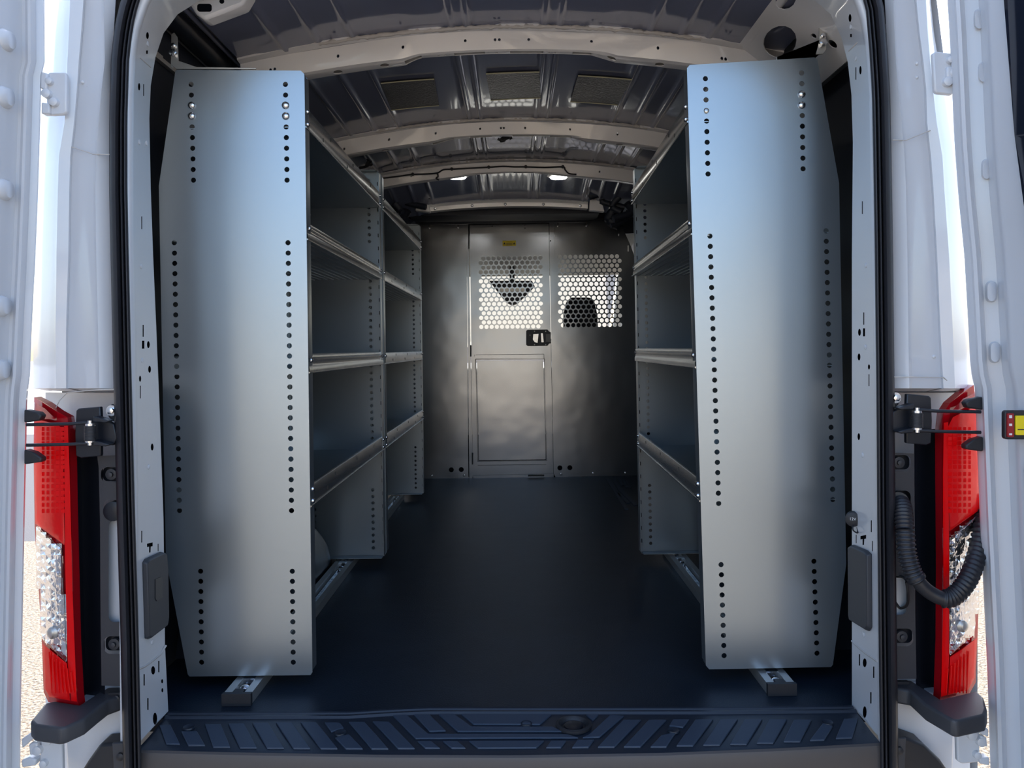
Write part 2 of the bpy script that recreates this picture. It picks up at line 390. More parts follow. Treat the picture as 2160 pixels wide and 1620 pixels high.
# outer roof and upper rails
m = MB(); rows = []
for y in (1.64, 2.5, 4.6, 5.2, 6.0, 6.45):
    dz = 0 if y < 5 else -(y - 5) ** 2 * 0.12
    rows.append([Vector((x, y, 1.87 - 0.14 * x * x - (0.9 * max(0, abs(x) - 0.8) ** 1.5) + dz)) for x in [-0.98 + 1.96 * i / 40 for i in range(41)]])
m.grid(rows).out('outer_roof', PAINT, c, 60)
# left upper corner: roof rail, duct, ridges
m = MB()
for x, z, r in ((-0.80, 1.735, 0.010), (-0.775, 1.738, 0.006), (-0.83, 1.728, 0.008)): m.tube([(x, 1.84, z), (x, 4.5, z)], r, 8)
m.out('rail_ridge', ROOF, c, 60)
MB().tube([(-0.862, 1.84, 1.705), (-0.862, 4.4, 1.705)], 0.030, 14).out('roof_duct', GLOSSB, c, 60)
# right upper corner: pressed panel with oval openings
def fr(u, v, t): return Vector((0.665 + 0.20 * v + t * 0.002, u, 1.742 - 0.115 * v - 0.05 * v * v + t * 0.002))
hs = [circ(2.13, 0.40, 0.09, 0.17, 16), circ(2.40, 0.40, 0.09, 0.17, 16), circ(1.945, 0.16, 0.05, 0.10), circ(2.03, .75, .012, .05), circ(2.0, .62, .01, .03), circ(1.97, .80, .014, .05), circ(2.9, .4, .12, .17, 16)]
plate('cantrail_panel', [(1.80, -0.1), (4.5, -0.1), (4.5, 1.0), (1.80, 1.0)], hs, fr, INPAINT, c, [(1.8 + 0.1 * i, .1 * j) for i in range(1, 27) for j in range(1, 10)], smooth=50)
MB().tube([(0.70, 1.84, 1.742), (0.70, 2.22, 1.738)], 0.016, 10).tube([(0.755, 1.84, 1.735), (0.755, 2.02, 1.73)], 0.012, 10).out('pressed_ridge', INPAINT, c, 60)

# ------------------------------------------------------------------ side walls
for side, sx in (('left', -1), ('right', 1)):
    wl = struct('wall_' + side, (sx * 0.96, 3.3, 0))
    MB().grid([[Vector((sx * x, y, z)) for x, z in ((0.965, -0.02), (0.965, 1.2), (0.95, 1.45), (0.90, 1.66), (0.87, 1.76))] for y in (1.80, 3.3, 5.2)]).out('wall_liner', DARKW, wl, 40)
    # outer skin: side of the van, cab with window opening
    MB().grid([[Vector((sx * x, y, z)) for x, z in ((1.03, -0.45), (1.04, 0.3), (1.02, 0.9), (0.985, 1.45), (0.955, 1.72), (0.93, 1.78))] for y in (1.74, 3.3, 5.3)]).out('outer_skin', PAINT, wl, 40)
    mm = MB().grid([[Vector((sx * x, y, z)) for x, z in ((1.03, -0.45), (1.04, 0.3), (1.02, 0.72))] for y in (5.3, 6.3, 7.4)])
    mm.grid([[Vector((sx * x, y, z)) for x, z in ((0.985, 1.42), (0.955, 1.72), (0.93, 1.78))] for y in (5.3, 6.0, 6.5)])
    mm.out('cab_side', PAINT, wl, 40)
    MB().box(sx * 0.93 - .03, sx * 0.93 + .03, 5.2, 5.75, 0.0, 1.7).out('cab_pillar', HEADL, wl)
    # track and metal strips near the roof
    zt = 1.640; xt = 0.905 * sx
    m = MB().box(xt - .004, xt + .004, 1.83, 4.4, zt + 0.030, zt + 0.036).box(xt - .004, xt + .004, 1.83, 4.4, zt - 0.036, zt - 0.030)
    m.box(xt - sx * -.006 - .002, xt - sx * -.006 + .002, 1.83, 4.4, zt - .036, zt + .036)
    for i in range(14):
        m.box(xt - .006, xt + .002, 1.86 + .1 * i, 1.90 + .1 * i, zt - 0.034, zt - 0.018).box(xt - .006, xt + .002, 1.86 + .1 * i, 1.90 + .1 * i, zt + 0.016, zt + 0.034)
    m.out('load_track', ALU, wl)
    MB().box(sx * 0.885 - .003, sx * 0.885 + .003, 1.83, 4.4, 1.682, 1.69).out('metal_strip', ALU, wl)

# ------------------------------------------------------------------ rear frame of the body
wr = struct('wall_rear', (0, 1.66, 0))
LB = [(294, 1566), (292, 1300), (291, 1080), (287, 700), (284, 540), (282, 350), (283, 200), (288, 110), (297, 60), (315, 10), (350, -50), (430, -90), (600, -105), (1085, -112)]
LC = [(355, 1500), (348, 1362), (345, 1100), (338, 900), (330, 700), (323, 540), (318, 400), (315, 250), (318, 180), (328, 120), (345, 70), (375, 30), (420, 2), (500, -16), (700, -28), (1085, -36)]
RB = [(1852, 1552), (1850, 1300), (1848, 1080), (1842, 700), (1838, 540), (1835, 350), (1832, 200), (1826, 110), (1816, 50), (1800, 0), (1765, -55), (1690, -90), (1500, -105), (1085, -112)]
RC = [(1797, 1490), (1797, 1100), (1797, 540), (1799, 300), (1796, 200), (1788, 130), (1775, 80), (1752, 30), (1715, -2), (1640, -18), (1450, -30), (1085, -36)]
def dist(pl, x, y):
    b = 1e9
    for (x0, y0), (x1, y1) in zip(pl, pl[1:]):
        dx, dy = x1 - x0, y1 - y0; t = max(0, min(1, ((x - x0) * dx + (y - y0) * dy) / (dx * dx + dy * dy)))
        b = min(b, math.hypot(x - x0 - t * dx, y - y0 - t * dy))
    return b
def reveal_at(x, y):
    B, C = (LB, LC) if x < 1085 else (RB, RC)
    a, b = dist(B, x, y), dist(C, x, y); s = a / (a + b + 1e-9)
    return P(x, y, 1.655 + 0.15 * s)
def outdir(q):
    return Vector((math.copysign(max(0, abs(q.x) - .6), q.x), 0, max(0, q.z - 1.6))).normalized() if abs(q.x) > .6 or q.z > 1.6 else Vector((0, 0, 1))
def frv(u, v, t):
    q = reveal_at(u, v); return q + outdir(q) * (0.004 * t)
E = lambda x, y, w_, h_: circ(x, y, w_ / 2, h_ / 2, 12)
def Tsh(x, y, s=1): return [(x - 6, y - 9), (x + 6, y - 12), (x + 6, y - 4), (x + 2, y - 3), (x + 1.5, y + 9), (x - 1.5, y + 10), (x - 1.5, y - 3), (x - 6, y - 2)]
holesL = [E(311, 75, 6, 15), rect(310, 110, 3.5, 7), E(293.5, 183, 4.5, 16), rect(303, 190, 1.8, 25), rect(299, 470, 1.8, 27), rect(302, 698, 2.2, 25), rect(302, 727, 5, 17), E(313, 727, 6, 15),
          E(315.5, 779, 6, 15), E(295.5, 799, 4.5, 13), rect(296, 827, 1.8, 27), E(321, 943, 6, 15), rect(299, 1132, 2, 25), rect(333.5, 1155, 1.6, 16), Tsh(316, 1156),
          E(323, 1414, 8.5, 18), rect(335, 1406, 2.5, 24), rect(304, 1434, 2.5, 24), E(342, 1437, 4, 9), E(342.5, 1456, 4, 9), rect(312, 1485, 2.5, 25), E(327, 1516, 9, 26)]
holesR = [E(1793, 38, 6, 17), rect(1795, 75, 3.5, 7), rect(1805.5, 155, 1.8, 26), E(1815, 148, 5, 18), rect(1819, 438, 1.8, 27), rect(1822, 672, 2, 26), E(1813, 701, 6, 15), rect(1822.6, 701, 4.5, 17),
          E(1812, 753, 6, 15), E(1833, 774, 4.5, 11), rect(1833, 802, 1.8, 25), E(1811.5, 921, 5.5, 15), rect(1838, 1110, 2, 25), Tsh(1821, 1140), rect(1806, 1137, 1.6, 18), rect(1840, 1152, 1.8, 22),
          E(1824, 1398, 8, 19), rect(1813, 1392, 2.5, 24), rect(1843, 1418, 2.5, 24), rect(1837, 1472, 2.5, 24), E(1824, 1502, 8, 25)]
outl = LB + RB[-2::-1] + RC + LC[-2::-1]
stn = []
for B, C in ((LB, LC), (RB, RC)):
    for py in range(-20, 1480, 26):
        xb = interp(sorted([(y, x) for x, y in B]), py); xc = interp(sorted([(y, x) for x, y in C]), py)
        for s in (0.25, 0.5, 0.75): stn.append((xb + (xc - xb) * s, py))
stn = [p for p in stn if inpoly(p[0], p[1], outl)]
stn += [(x, -70) for x in range(480, 1700, 60)]
stn = [p for p in stn if not any(min(a for a, _ in h) - 1.5 < p[0] < max(a for a, _ in h) + 1.5 and min(b for _, b in h) - 2 < p[1] < max(b for _, b in h) + 2 for h in holesL + holesR)]
plate('door_reveal', outl, holesL + holesR, frv, PAINT, wr, stn, smooth=60, thick=False)
# near-black sheet behind the reveal holes, their inner shade put into its colour
plate('pillar_cavity', outl, [], lambda u, v, t: reveal_at(u, v) + outdir(reveal_at(u, v)) * 0.007, CAVITY, wr, stn, smooth=60, thick=False)
# bead between the reveal and the seal
def ringpts(B, off, Y, n=90):
    L = [0]
    for (a, b), (c_, d_) in zip(B, B[1:]): L.append(L[-1] + math.hypot(c_ - a, d_ - b))
    out = []
    for i in range(n + 1):
        s = L[-1] * i / n
        for j in range(len(B) - 1):
            if s <= L[j + 1] + 1e-6:
                t = (s - L[j]) / (L[j + 1] - L[j]); x = B[j][0] + (B[j + 1][0] - B[j][0]) * t; y = B[j][1] + (B[j + 1][1] - B[j][1]) * t; break
        tx, ty = B[min(j + 1, len(B) - 1)][0] - B[j][0], B[min(j + 1, len(B) - 1)][1] - B[j][1]
        out.append((x, y, tx, ty))
    # smooth tangents
    res = []
    for i in range(n + 1):
        a = out[max(i - 2, 0)]; b = out[min(i + 2, n)]; tx, ty = b[0] - a[0], b[1] - a[1]; l = math.hypot(tx, ty)
        nx, ny = ty / l, -tx / l
        res.append((out[i][0] + nx * off, out[i][1] + ny * off))
    return [P(x, y, Y) for x, y in res]
def sgn(B): return 1 if B is LB else -1
for B in (LB, RB):
    s_ = sgn(B)
    B2 = [(B[0][0] + (2 if B is LB else 3), 1640)] + B
    rws = [ringpts(B2, -o_ * s_, Y) for o_, Y in ((0, 1.655), (-3, 1.642), (-8, 1.632), (-14, 1.628), (-34, 1.628), (-40, 1.628))] if B is LB else \
          [ringpts(B2, -o_ * s_, Y) for o_, Y in ((0, 1.655), (-3, 1.642), (-8, 1.632), (-14, 1.628), (-34, 1.628), (-40, 1.628))]
    MB().grid(rws).out('flange_face', PAINT, wr, 60)
# weather seal: lofted lobes around the opening
sealL = [(280, 1640), (274, 1350), (266, 1080), (259, 800), (253, 540), (250, 400), (250, 250), (254, 120), (262, 55), (275, 0), (300, -60), (350, -115), (450, -150), (1085, -165)]
sealR = [(1876, 1640), (1872, 1350), (1869, 1080), (1867, 800), (1864, 540), (1861, 350), (1858, 200), (1852, 100), (1845, 20), (1832, -30), (1805, -85), (1750, -130), (1650, -152), (1085, -165)]
prof = [(-19, 0.0), (-20, -.020), (-15, -.032), (-7, -.034), (-1, -.026), (1, -.012), (4, -.022), (7, -.020), (9, -.008), (12, -.018), (16, -.016), (19, -.006), (19, 0.0)]
rws = []
for B, s_ in ((sealL, 1), (sealR, -1)):
    rr = [ringpts(B, -o_ * s_, 1.628 + dy) for o_, dy in prof]
    cols = list(zip(*rr)); rws.append([list(q) for q in cols])
allr = rws[0] + rws[1][::-1]
ws = MB().grid(allr).out('weather_seal', RUBBER, None, 75)
tag(ws, 'thick black rubber weather seal running around the white rear door opening', 'door seal')

# outer pillars: lofted from side of the seal round to the side of the van
LV = [-260, 0, 70, 130, 190, 260, 330, 400, 540, 700, 832]
def tab(vals): return list(zip(LV, vals))
CL = [([252, 244, 240, 236, 233, 230, 230, 231, 234, 238, 241], 1.628), ([226, 218, 220, 221, 214, 208, 203, 201, 203, 207, 210], 1.606), ([221, 212, 213, 214, 207, 201, 196, 195, 197, 201, 204], 1.622),
      ([184, 180, 175, 170, 166, 160, 152, 150, 148, 143, 143], 1.640), ([180, 176, 171, 166, 162, 156, 148, 146, 144, 139, 139], 1.630), ([152, 148, 145, 142, 140, 136, 124, 122, 119, 117, 118], 1.622),
      ([148, 144, 140, 138, 136, 131, 119, 117, 114, 112, 113], 1.632), ([130, 126, 118, 115, 112, 104, 98, 95, 90, 86, 87], 1.66), ([122, 118, 110, 106, 98, 88, 84, 80, 74, 70, 70], 1.72)]
CR_ = [([1862, 1866, 1870, 1873, 1875, 1878, 1880, 1881, 1884, 1885, 1886], 1.628), ([1880, 1884, 1887, 1890, 1895, 1902, 1908, 1911, 1914, 1916, 1918], 1.606), ([1886, 1889, 1892, 1896, 1902, 1908, 1913, 1916, 1920, 1922, 1924], 1.622),
       ([1925, 1929, 1936, 1944, 1950, 1952, 1960, 1965, 1973, 1980, 1987], 1.640), ([1929, 1933, 1940, 1948, 1954, 1956, 1964, 1969, 1977, 1984, 1991], 1.630), ([1950, 1953, 1957, 1962, 1968, 1976, 1988, 1992, 2002, 2010, 2015], 1.622),
       ([1954, 1956, 1961, 1966, 1972, 1981, 1993, 1997, 2007, 2015, 2020], 1.632), ([1958, 1960, 1966, 1972, 1990, 2000, 2012, 2018, 2026, 2034, 2040], 1.66), ([1960, 1963, 1970, 1980, 2003, 2015, 2025, 2031, 2040, 2049, 2054], 1.72)]
for CC, sx in ((CL, -1), (CR_, 1)):
    rows = []
    for py in range(-63, 833, 14):
        r = [P(interp(tab(v), py), py, Y) for v, Y in CC]
        last = r[-1]; r.append(Vector((sx * max(abs(last.x) + 0.02, 0.95), 1.86, last.z))); rows.append(r)
    r = rows[-1]; rows.append([Vector((q.x, q.y + 0.06, q.z - 0.01)) for q in r])
    MB().grid(rows).out('corner_pillar', PAINT, wr, 34)
# panel above the opening, up to the roof edge
zo = lambda x: 1.868 - 0.14 * x * x - 0.9 * max(0, abs(x) - 0.8) ** 1.5
inner_ = [(q.x, q.z) for q in [P(x, y, 1.63) for x, y in [(246, -20), (258, -55), (300, -125), (380, -175), (460, -190), (1085, -200), (1660, -190), (1760, -165), (1830, -110), (1862, -50), (1866, -20)]]]
outer_ = [(-0.965 + 1.93 * i / 30, zo(-0.965 + 1.93 * i / 30)) for i in range(31)]
xl, xr = inner_[0], inner_[-1]
inner_ = [(x, z) for x, z in inner_]
plate('roof_header', outer_ + [(0.96, xr[1])] + inner_[::-1] + [(-0.96, xl[1])], [], lambda u, v, t: Vector((u, 1.632 + .012 * t, v)), PAINT, wr)
# fine panel joints on the pillars
m = MB()
for pts in ([(152, 310), (196, 325), (232, 326)], [(118, 860), (125, 845), (142, 828), (210, 822), (242, 821)]):
    m.tube([P(x, y, 1.607 if x > 190 else 1.628) for x, y in pts], 0.0012, 6)
for pts in ([(1882, 295), (1911, 296), (1962, 275)], [(1886, 795), (1920, 795), (1990, 796), (2012, 815)]):
    m.tube([P(x, y, 1.607 if x < 1921 else 1.628) for x, y in pts], 0.0012, 6)
m.out('panel_joint', SEALANT, wr, 60)
# raised studs and weld marks on pillars and reveal
m = MB()
for x, y in ((293, 300), (308, 302), (297, 562), (299, 760), (313, 985), (320, 1355), (311, 92), (1827, 560), (1826, 732), (1820, 960), (1822, 1338), (1795, 57), (1806, 123)):
    q = reveal_at(x, y); n_ = -outdir(q); m.cyl(q - n_ * .001, q + n_ * 0.002, 0.0055, 10, dome=0.001)
for x, y in ((142, 295), (177, 175), (189, 184), (158, 95), (172, 43)): q = P(x, y, 1.64); m.cyl(q, q + Vector((0, -0.006, 0)), 0.004, 10, dome=0.002)
for x, y in ((1931, 136), (1947, 50), (1962, 180), (1931, 165), (1940, 750), (1967, 752)): q = P(x, y, 1.64); m.cyl(q, q + Vector((0, -0.006, 0)), 0.004, 10, dome=0.002)
m.out('pressed_stud', PAINT, wr, 50)
# body behind the lamps, and below them
for s_, e0, e1 in ((-1, 96, 262), (1, 1880, 2046)):
    a = [P(e0, 828, 1.74), P(e1, 828, 1.74), P(e1, 1700, 1.74), P(e0, 1700, 1.74)]
    MB().prism(a, [v + Vector((0, .05, 0)) for v in a]).out('lamp_recess', PAINT, wr)
prism_px('corner_panel', [(133, 1478), (262, 1478), (264, 1640), (142, 1640)], 1.675, 0.06, PAINT, wr, 0.004)
prism_px('corner_panel', [(1882, 1462), (2016, 1462), (2010, 1640), (1882, 1640)], 1.675, 0.06, PAINT, wr, 0.004)
# joint between upper and lower reveal panels
m = MB(); m.tube([reveal_at(x, y) for x, y in ((293, 1411), (305, 1406), (320, 1395), (338, 1380), (350, 1362))], 0.0025, 6)
m.tube([reveal_at(x, y) for x, y in ((1797, 1352), (1805, 1360), (1825, 1377), (1851, 1395))], 0.0025, 6)
m.tube([reveal_at(x, y) for x, y in ((275 + 10, 117), (296, 122), (318, 142))], 0.0015, 6); m.tube([reveal_at(x, y) for x, y in ((1834, 82), (1808, 90), (1790, 108))], 0.0015, 6)
m.out('panel_joint', SEALANT, wr, 60)
# white rear panel below the step
m = MB(); rows = []
for i in range(31):
    x = -0.80 + 1.60 * i / 30; b = 0.02 * (x / .8) ** 2
    rows.append([Vector((x, 1.64 + b, -0.055)), Vector((x, 1.60 + b, -0.060)), Vector((x, 1.585 + b, -0.075)), Vector((x, 1.58 + b, -0.25))])
m.grid(rows).out('rear_panel', PAINT, wr, 50)

# ------------------------------------------------------------------ rear step (scuff plate)
sp = thing('scuff_plate', 'black ribbed plastic step plate across the rear door sill', 'step', (0, 1.7, 0))
def backY(x): return 1.800 + 0.0 * x
def edgepts(tabp, n=60):
    return [(tabp[0][0] + (tabp[-1][0] - tabp[0][0]) * i / n, interp(tabp, tabp[0][0] + (tabp[-1][0] - tabp[0][0]) * i / n)) for i in range(n + 1)]
front = edgepts([(292, 1578), (500, 1583), (800, 1588), (1085, 1589), (1400, 1584), (1650, 1574), (1854, 1563)])
back = edgepts([(357, 1505), (500, 1505), (740, 1504), (820, 1499), (900, 1495), (1085, 1495), (1300, 1495), (1500, 1495), (1797, 1492)])
FR = [G(x, y, 0.004) for x, y in front]; BK = [G(x, y, 0.004) for x, y in back]
rows = []
for a, b in zip(FR, BK):
    dn = Vector((0, 0, -1)); fw = Vector((0, -1, 0))
    rows.append([b + Vector((0, .004, -.012)), b + Vector((0, .002, .003)), b + Vector((0, -.004, .006)), b + Vector((0, -.009, .005)), b + Vector((0, -.012, .001)), b + Vector((0, -.015, .001)), b + Vector((0, -.018, .005)), b + Vector((0, -.024, .005)), b + Vector((0, -.028, 0)),
                 a.lerp(b, .3) + Vector((0, 0, -.001)), a.copy(), a + Vector((0, -.006, -.001))])
MB().grid(rows).out('step_surface', STEPM, sp, 35)
rows = [[a + Vector((0, -.006, -.001)), a + Vector((0, -.011, -.004)), a + Vector((0, -.014, -.011)), a + Vector((0, -.016, -.034)), a + Vector((0, -.016, -.052)), a + Vector((0, .02, -.060))] for a in FR]
MB().grid(rows).out('step_lip', LIPM, sp, 35)
c7 = lambda x, y: (280 + x / 2.7, 1380 + y / 2.7); c8 = lambda x, y: (1080 + x / 2.7, 1380 + y / 2.7)
pads = []
for i, x in enumerate([275, 410, 543, 680, 815, 955, 1228, 1365]):
    b0, dy = x + (40 if i == 0 else 60 + 10 * i), 0
    bx = [315, 458, 610, 765, 915, 1070, 1360, 1510][i]; by = [527, 537, 541, 543, 545, 546, 547, 545][i]; ty = [446, 405, 402, 398, 396, 395, 392, 390][i]
    pads.append([c7(x, ty), c7(x + 92, ty), c7(bx + 98, by), c7(bx, by)])
pads.append([c7(150, 412), c7(215, 408), c7(270, 520), c7(190, 518)])
pads += [[c7(1092, 396), c7(1180, 396), c7(1204, 425), c7(1130, 450)], [c7(1150, 483), c7(1232, 463), c7(1312, 546), c7(1212, 546)]]
for i, x in enumerate([635, 780, 1045, 1185, 1325, 1465, 1605]):
    bx = [487, 635, 935, 1087, 1240, 1392, 1545][i]; ty = [380, 380, 378, 377, 377, 378, 380][i]; by = [537, 536, 530, 526, 521, 514, 506][i]
    pads.append([c8(x, ty), c8(x + 102, ty), c8(bx + 97, by), c8(bx, by)])
pads += [[c8(915, 378), c8(1012, 378), c8(975, 425), c8(895, 415)], [c8(850, 468), c8(935, 452), c8(880, 536), c8(787, 536)], [c8(1770, 400), c8(1828, 418), c8(1780, 497), c8(1695, 499)], [c8(1890, 375), c8(1972, 372), c8(1938, 484), c8(1843, 488)]]
cen = [[c7(1600, 350), c7(1690, 350), c7(1785, 444), c7(1690, 448)], [c7(1740, 348), c7(1830, 348), c7(1928, 420), c8(150, 421), c8(235, 421), c8(290, 448), c7(1850, 448)],
       [c7(1870, 348), c8(226, 350), c8(160, 408), c7(1940, 407)], [c7(1620, 502), c7(1700, 502), c7(1752, 543), c7(1665, 543)], [c7(1765, 502), c7(1850, 502), c7(1898, 543), c7(1815, 543)],
       [c7(1915, 502), c8(185, 500), c8(140, 541), c7(1965, 543)], [c8(222, 500), c8(310, 500), c8(280, 540), c8(192, 540)], [c8(372, 495), c8(470, 493), c8(437, 538), c8(340, 540)],
       [c7(1480, 356), c7(1560, 353), c7(1680, 462), c8(0, 462), c8(320, 464), c8(380, 484), c8(0, 486), c7(1610, 488)], [c8(560, 352), c8(640, 358), c8(500, 480), c8(400, 484), c8(440, 464)],
       [c8(420, 352), c8(495, 350), c8(462, 385), c8(440, 370)]]
for q in pads + cen:
    a = [G(x, y, 0.0035) for x, y in q]; ctr = sum(a, Vector()) / len(a)
    o = MB().prism(a, [v + (ctr - v).normalized() * 0.001 + Vector((0, 0, .0040)) for v in a]).out('tread_pad', STEPP, sp)
    bevel(o, 0.0012, 2, 30)
q = G(1210, 1531, 0.006)
m = MB()
rows = []
for r, z in ((0.040, 0), (0.040, .006), (0.034, .008), (0.029, .005), (0.026, -.001), (0.0, -.001)):
    rows.append([q + Vector((r * math.cos(2 * math.pi * i / 28), r * .95 * math.sin(2 * math.pi * i / 28), z - .001)) for i in range(28)])
m.grid(rows, closed=True).out('latch_cup', PLASTIC, sp, 40)
MB().cyl(q + Vector((0, 0, -.002)), q + Vector((0, 0, .002)), 0.021, 22, dome=.002).out('cup_plug', GLOSSB, sp, 40)
for x, y in (c7(1183, 452), c8(920, 438), c8(82, 400), c7(320, 420), c8(1795, 393)):
    q = G(x, y, 0.005); MB().cyl(q, q + Vector((0, 0, .0035)), 0.0135, 18, 0.0125, dome=-.002).out('screw_cover', STEPM, sp, 30)

# ------------------------------------------------------------------ floor rails
def rail(side, xs_, ye):
    # xs_: X at near and far end; channel section along Y
    (x0, y0), (x1, y1) = xs_, ye
    q = thing('floor_rail', 'aluminium mounting channel on the floor under the %s shelving with black end cap' % side, 'floor rail', (x0, y0, 0))
    ax = (Vector((x1, y1, 0)) - Vector((x0, y0, 0))).normalized(); sd = Vector((ax.y, -ax.x, 0))
    def sect(pts, a, b): return [[Vector((x0, y0, 0)) + ax * t + sd * p + Vector((0, 0, z)) for p, z in pts] for t in (a, b)]
    L = (Vector((x1, y1, 0)) - Vector((x0, y0, 0))).length
    MB().grid(sect([(-.034, 0.001), (-.034, .028), (-.015, .028), (-.015, .022), (-.013, .012)], .012, L)).grid(sect([(.034, 0.001), (.034, .028), (.015, .028), (.015, .022), (.013, .012)], .012, L)).out('channel', ALU, q)
    MB().grid(sect([(-.015, .010), (-.006, .007), (.006, .007), (.015, .010)], .012, L)).out('channel_floor', CHROME, q, 60)
    e = MB(); r = sect([(-.035, 0.001), (-.035, .030), (.035, .030), (.035, .001)], 0, .012); e.prism(r[0], r[1]).out('end_cap', PLASTIC, q)
    r = sect([(-.012, .026), (-.012, .030), (.012, .030), (.012, .026)], 0.012, .030); MB().prism(r[0], r[1]).out('cap_tongue', PLASTIC, q)
    for yy in (1.955, 3.00, 3.11, 4.33):
        if yy < y1 - .02:
            t = yy - y0; p = Vector((x0, y0, 0)) + ax * (t - .05)
            n = MB().cyl(p + Vector((0, 0, .010)), p + Vector((0, 0, .020)), 0.0115, 12, dome=.006); n.out('clamp_bolt', ZINC, q, 40)
            p2 = p + ax * .035; MB().box(p2.x - .015, p2.x + .015, p2.y - .008, p2.y + .012, .018, .030).out('clamp_plate', ZINC, q)
    return q
q0 = G(500, 1475, 0.015); q1 = G(824, 1060, 0.015)
rail('left', (q0.x, 1.845), (q0.x + .004, 4.40))
q0 = G(1660, 1468, 0.015)
rail('right', (q0.x, 1.86), (q0.x - .005, 3.20))

# ------------------------------------------------------------------ shelf units
def panel(name, outline_px, Yp, cols, side, parent, dirY, shift=0.0, dome_bolts=(), lean=None, skip=()):
    """end panel traced at the near plane, bent tray: flanges on all edges towards dirY"""
    Y0 = 1.94
    def W(px, py):
        q = P(px, py, Y0)
        if lean: q.x += lean(q.z)
        return q.x + shift, q.z
    ol = [W(*p) for p in outline_px]
    hs = []
    for (xa, ya), (xb, yb), n in cols:
        for i in range(n):
            t = i / (n - 1) if n > 1 else 0
            px, py = xa + (xb - xa) * t, ya + (yb - ya) * t
            if any(abs(px - bx) < 8 and abs(py - by) < 8 for bx, by in dome_bolts): continue
            hs.append(circ(*W(px, py), 0.0066, n=12))
    th = 0.002 * dirY
    o = plate(name, ol, hs, lambda u, v, t: Vector((u, Yp + th * t, v)), STEEL, parent)
    m = MB(); n = len(ol); w_ = 0.040
    cx = sum(p[0] for p in ol) / n; cz = sum(p[1] for p in ol) / n
    for i in range(n):
        a, b = ol[i], ol[(i + 1) % n]
        if math.hypot(a[0] - b[0], a[1] - b[1]) < 0.012: continue
        e = Vector((b[0] - a[0], 0, b[1] - a[1])).normalized()
        inn = Vector((cx - (a[0] + b[0]) / 2, 0, cz - (a[1] + b[1]) / 2)); nn = Vector((-e.z, 0, e.x)); nn = nn if nn.dot(inn) > 0 else -nn
        p0 = Vector((a[0], Yp, a[1])) + e * .004; p1 = Vector((b[0], Yp, b[1])) - e * .004
        dd = Vector((0, dirY, 0)); k_ = 0.0025
        prof_ = [Vector((0, 0, 0)) + nn * .0030, dd * .0008 + nn * .0008, dd * .004, dd * w_, dd * w_ + nn * .0025, dd * .006 + nn * .0025]
        m.grid([[p + v for v in prof_] for p in (p0, p1)])
    m.out('panel_flange', STEEL, o, 50)
    # punched slots along the inner flange, seen edge-on
    inner = max if side < 0 else min
    xi = inner(p[0] for p in ol); m = MB()
    zt = max(p[1] for p in ol); zb = min(p[1] for p in ol)
    ie = [p for p in ol if abs(p[0] - xi) < 0.05]
    ztop = max(ie, key=lambda p: p[1]); zbot = min(ie, key=lambda p: p[1])
    z = zb + 0.05
    while z < zt - 0.03:
        t = (z - zbot[1]) / (ztop[1] - zbot[1]); x = zbot[0] + (ztop[0] - zbot[0]) * t
        yc = Yp + dirY * 0.022
        m.box(x - .0007, x + .0007, yc - .005, yc + .005, z - .007, z + .007); z += 0.0508
    tag(m.out('flange_slot', INKM, o), kind='stuff')
    for bx, by in dome_bolts:
        x, z = W(bx, by); b = MB().cyl((x, Yp, z), (x, Yp - .003 * dirY, z), 0.0098, 18, 0.0092, dome=0.004).out('bolt', ZINC, parent, 60)
    return o
LOUT = [(370, 149), (376, 147), (634, 149), (642, 156), (659, 1418), (655, 1424), (400, 1427), (396, 1423), (350, 1180), (335, 392)]
ROUT = [(1449, 144), (1455, 137), (1718, 121), (1724, 126), (1770, 386), (1785, 1190), (1757, 1402), (1753, 1407), (1496, 1412), (1489, 1404)]
LCOL = [((403, 178), (408, 380), 10), ((602, 178), (605.5, 380), 10), ((367.5, 512), (378.5, 1077), 27), ((607.5, 512), (615, 1077), 27), ((423, 1205), (425, 1397), 10), ((616.5, 1205), (618.5, 1397), 10)]
RCOL = [((1488, 166), (1493.5, 367), 10), ((1691, 154), (1694, 356), 10), ((1497.5, 498), (1516, 1062), 27), ((1742.5, 487), (1757, 1054), 27), ((1521, 1191), (1527.5, 1383), 10), ((1717, 1184), (1723.5, 1378), 10)]
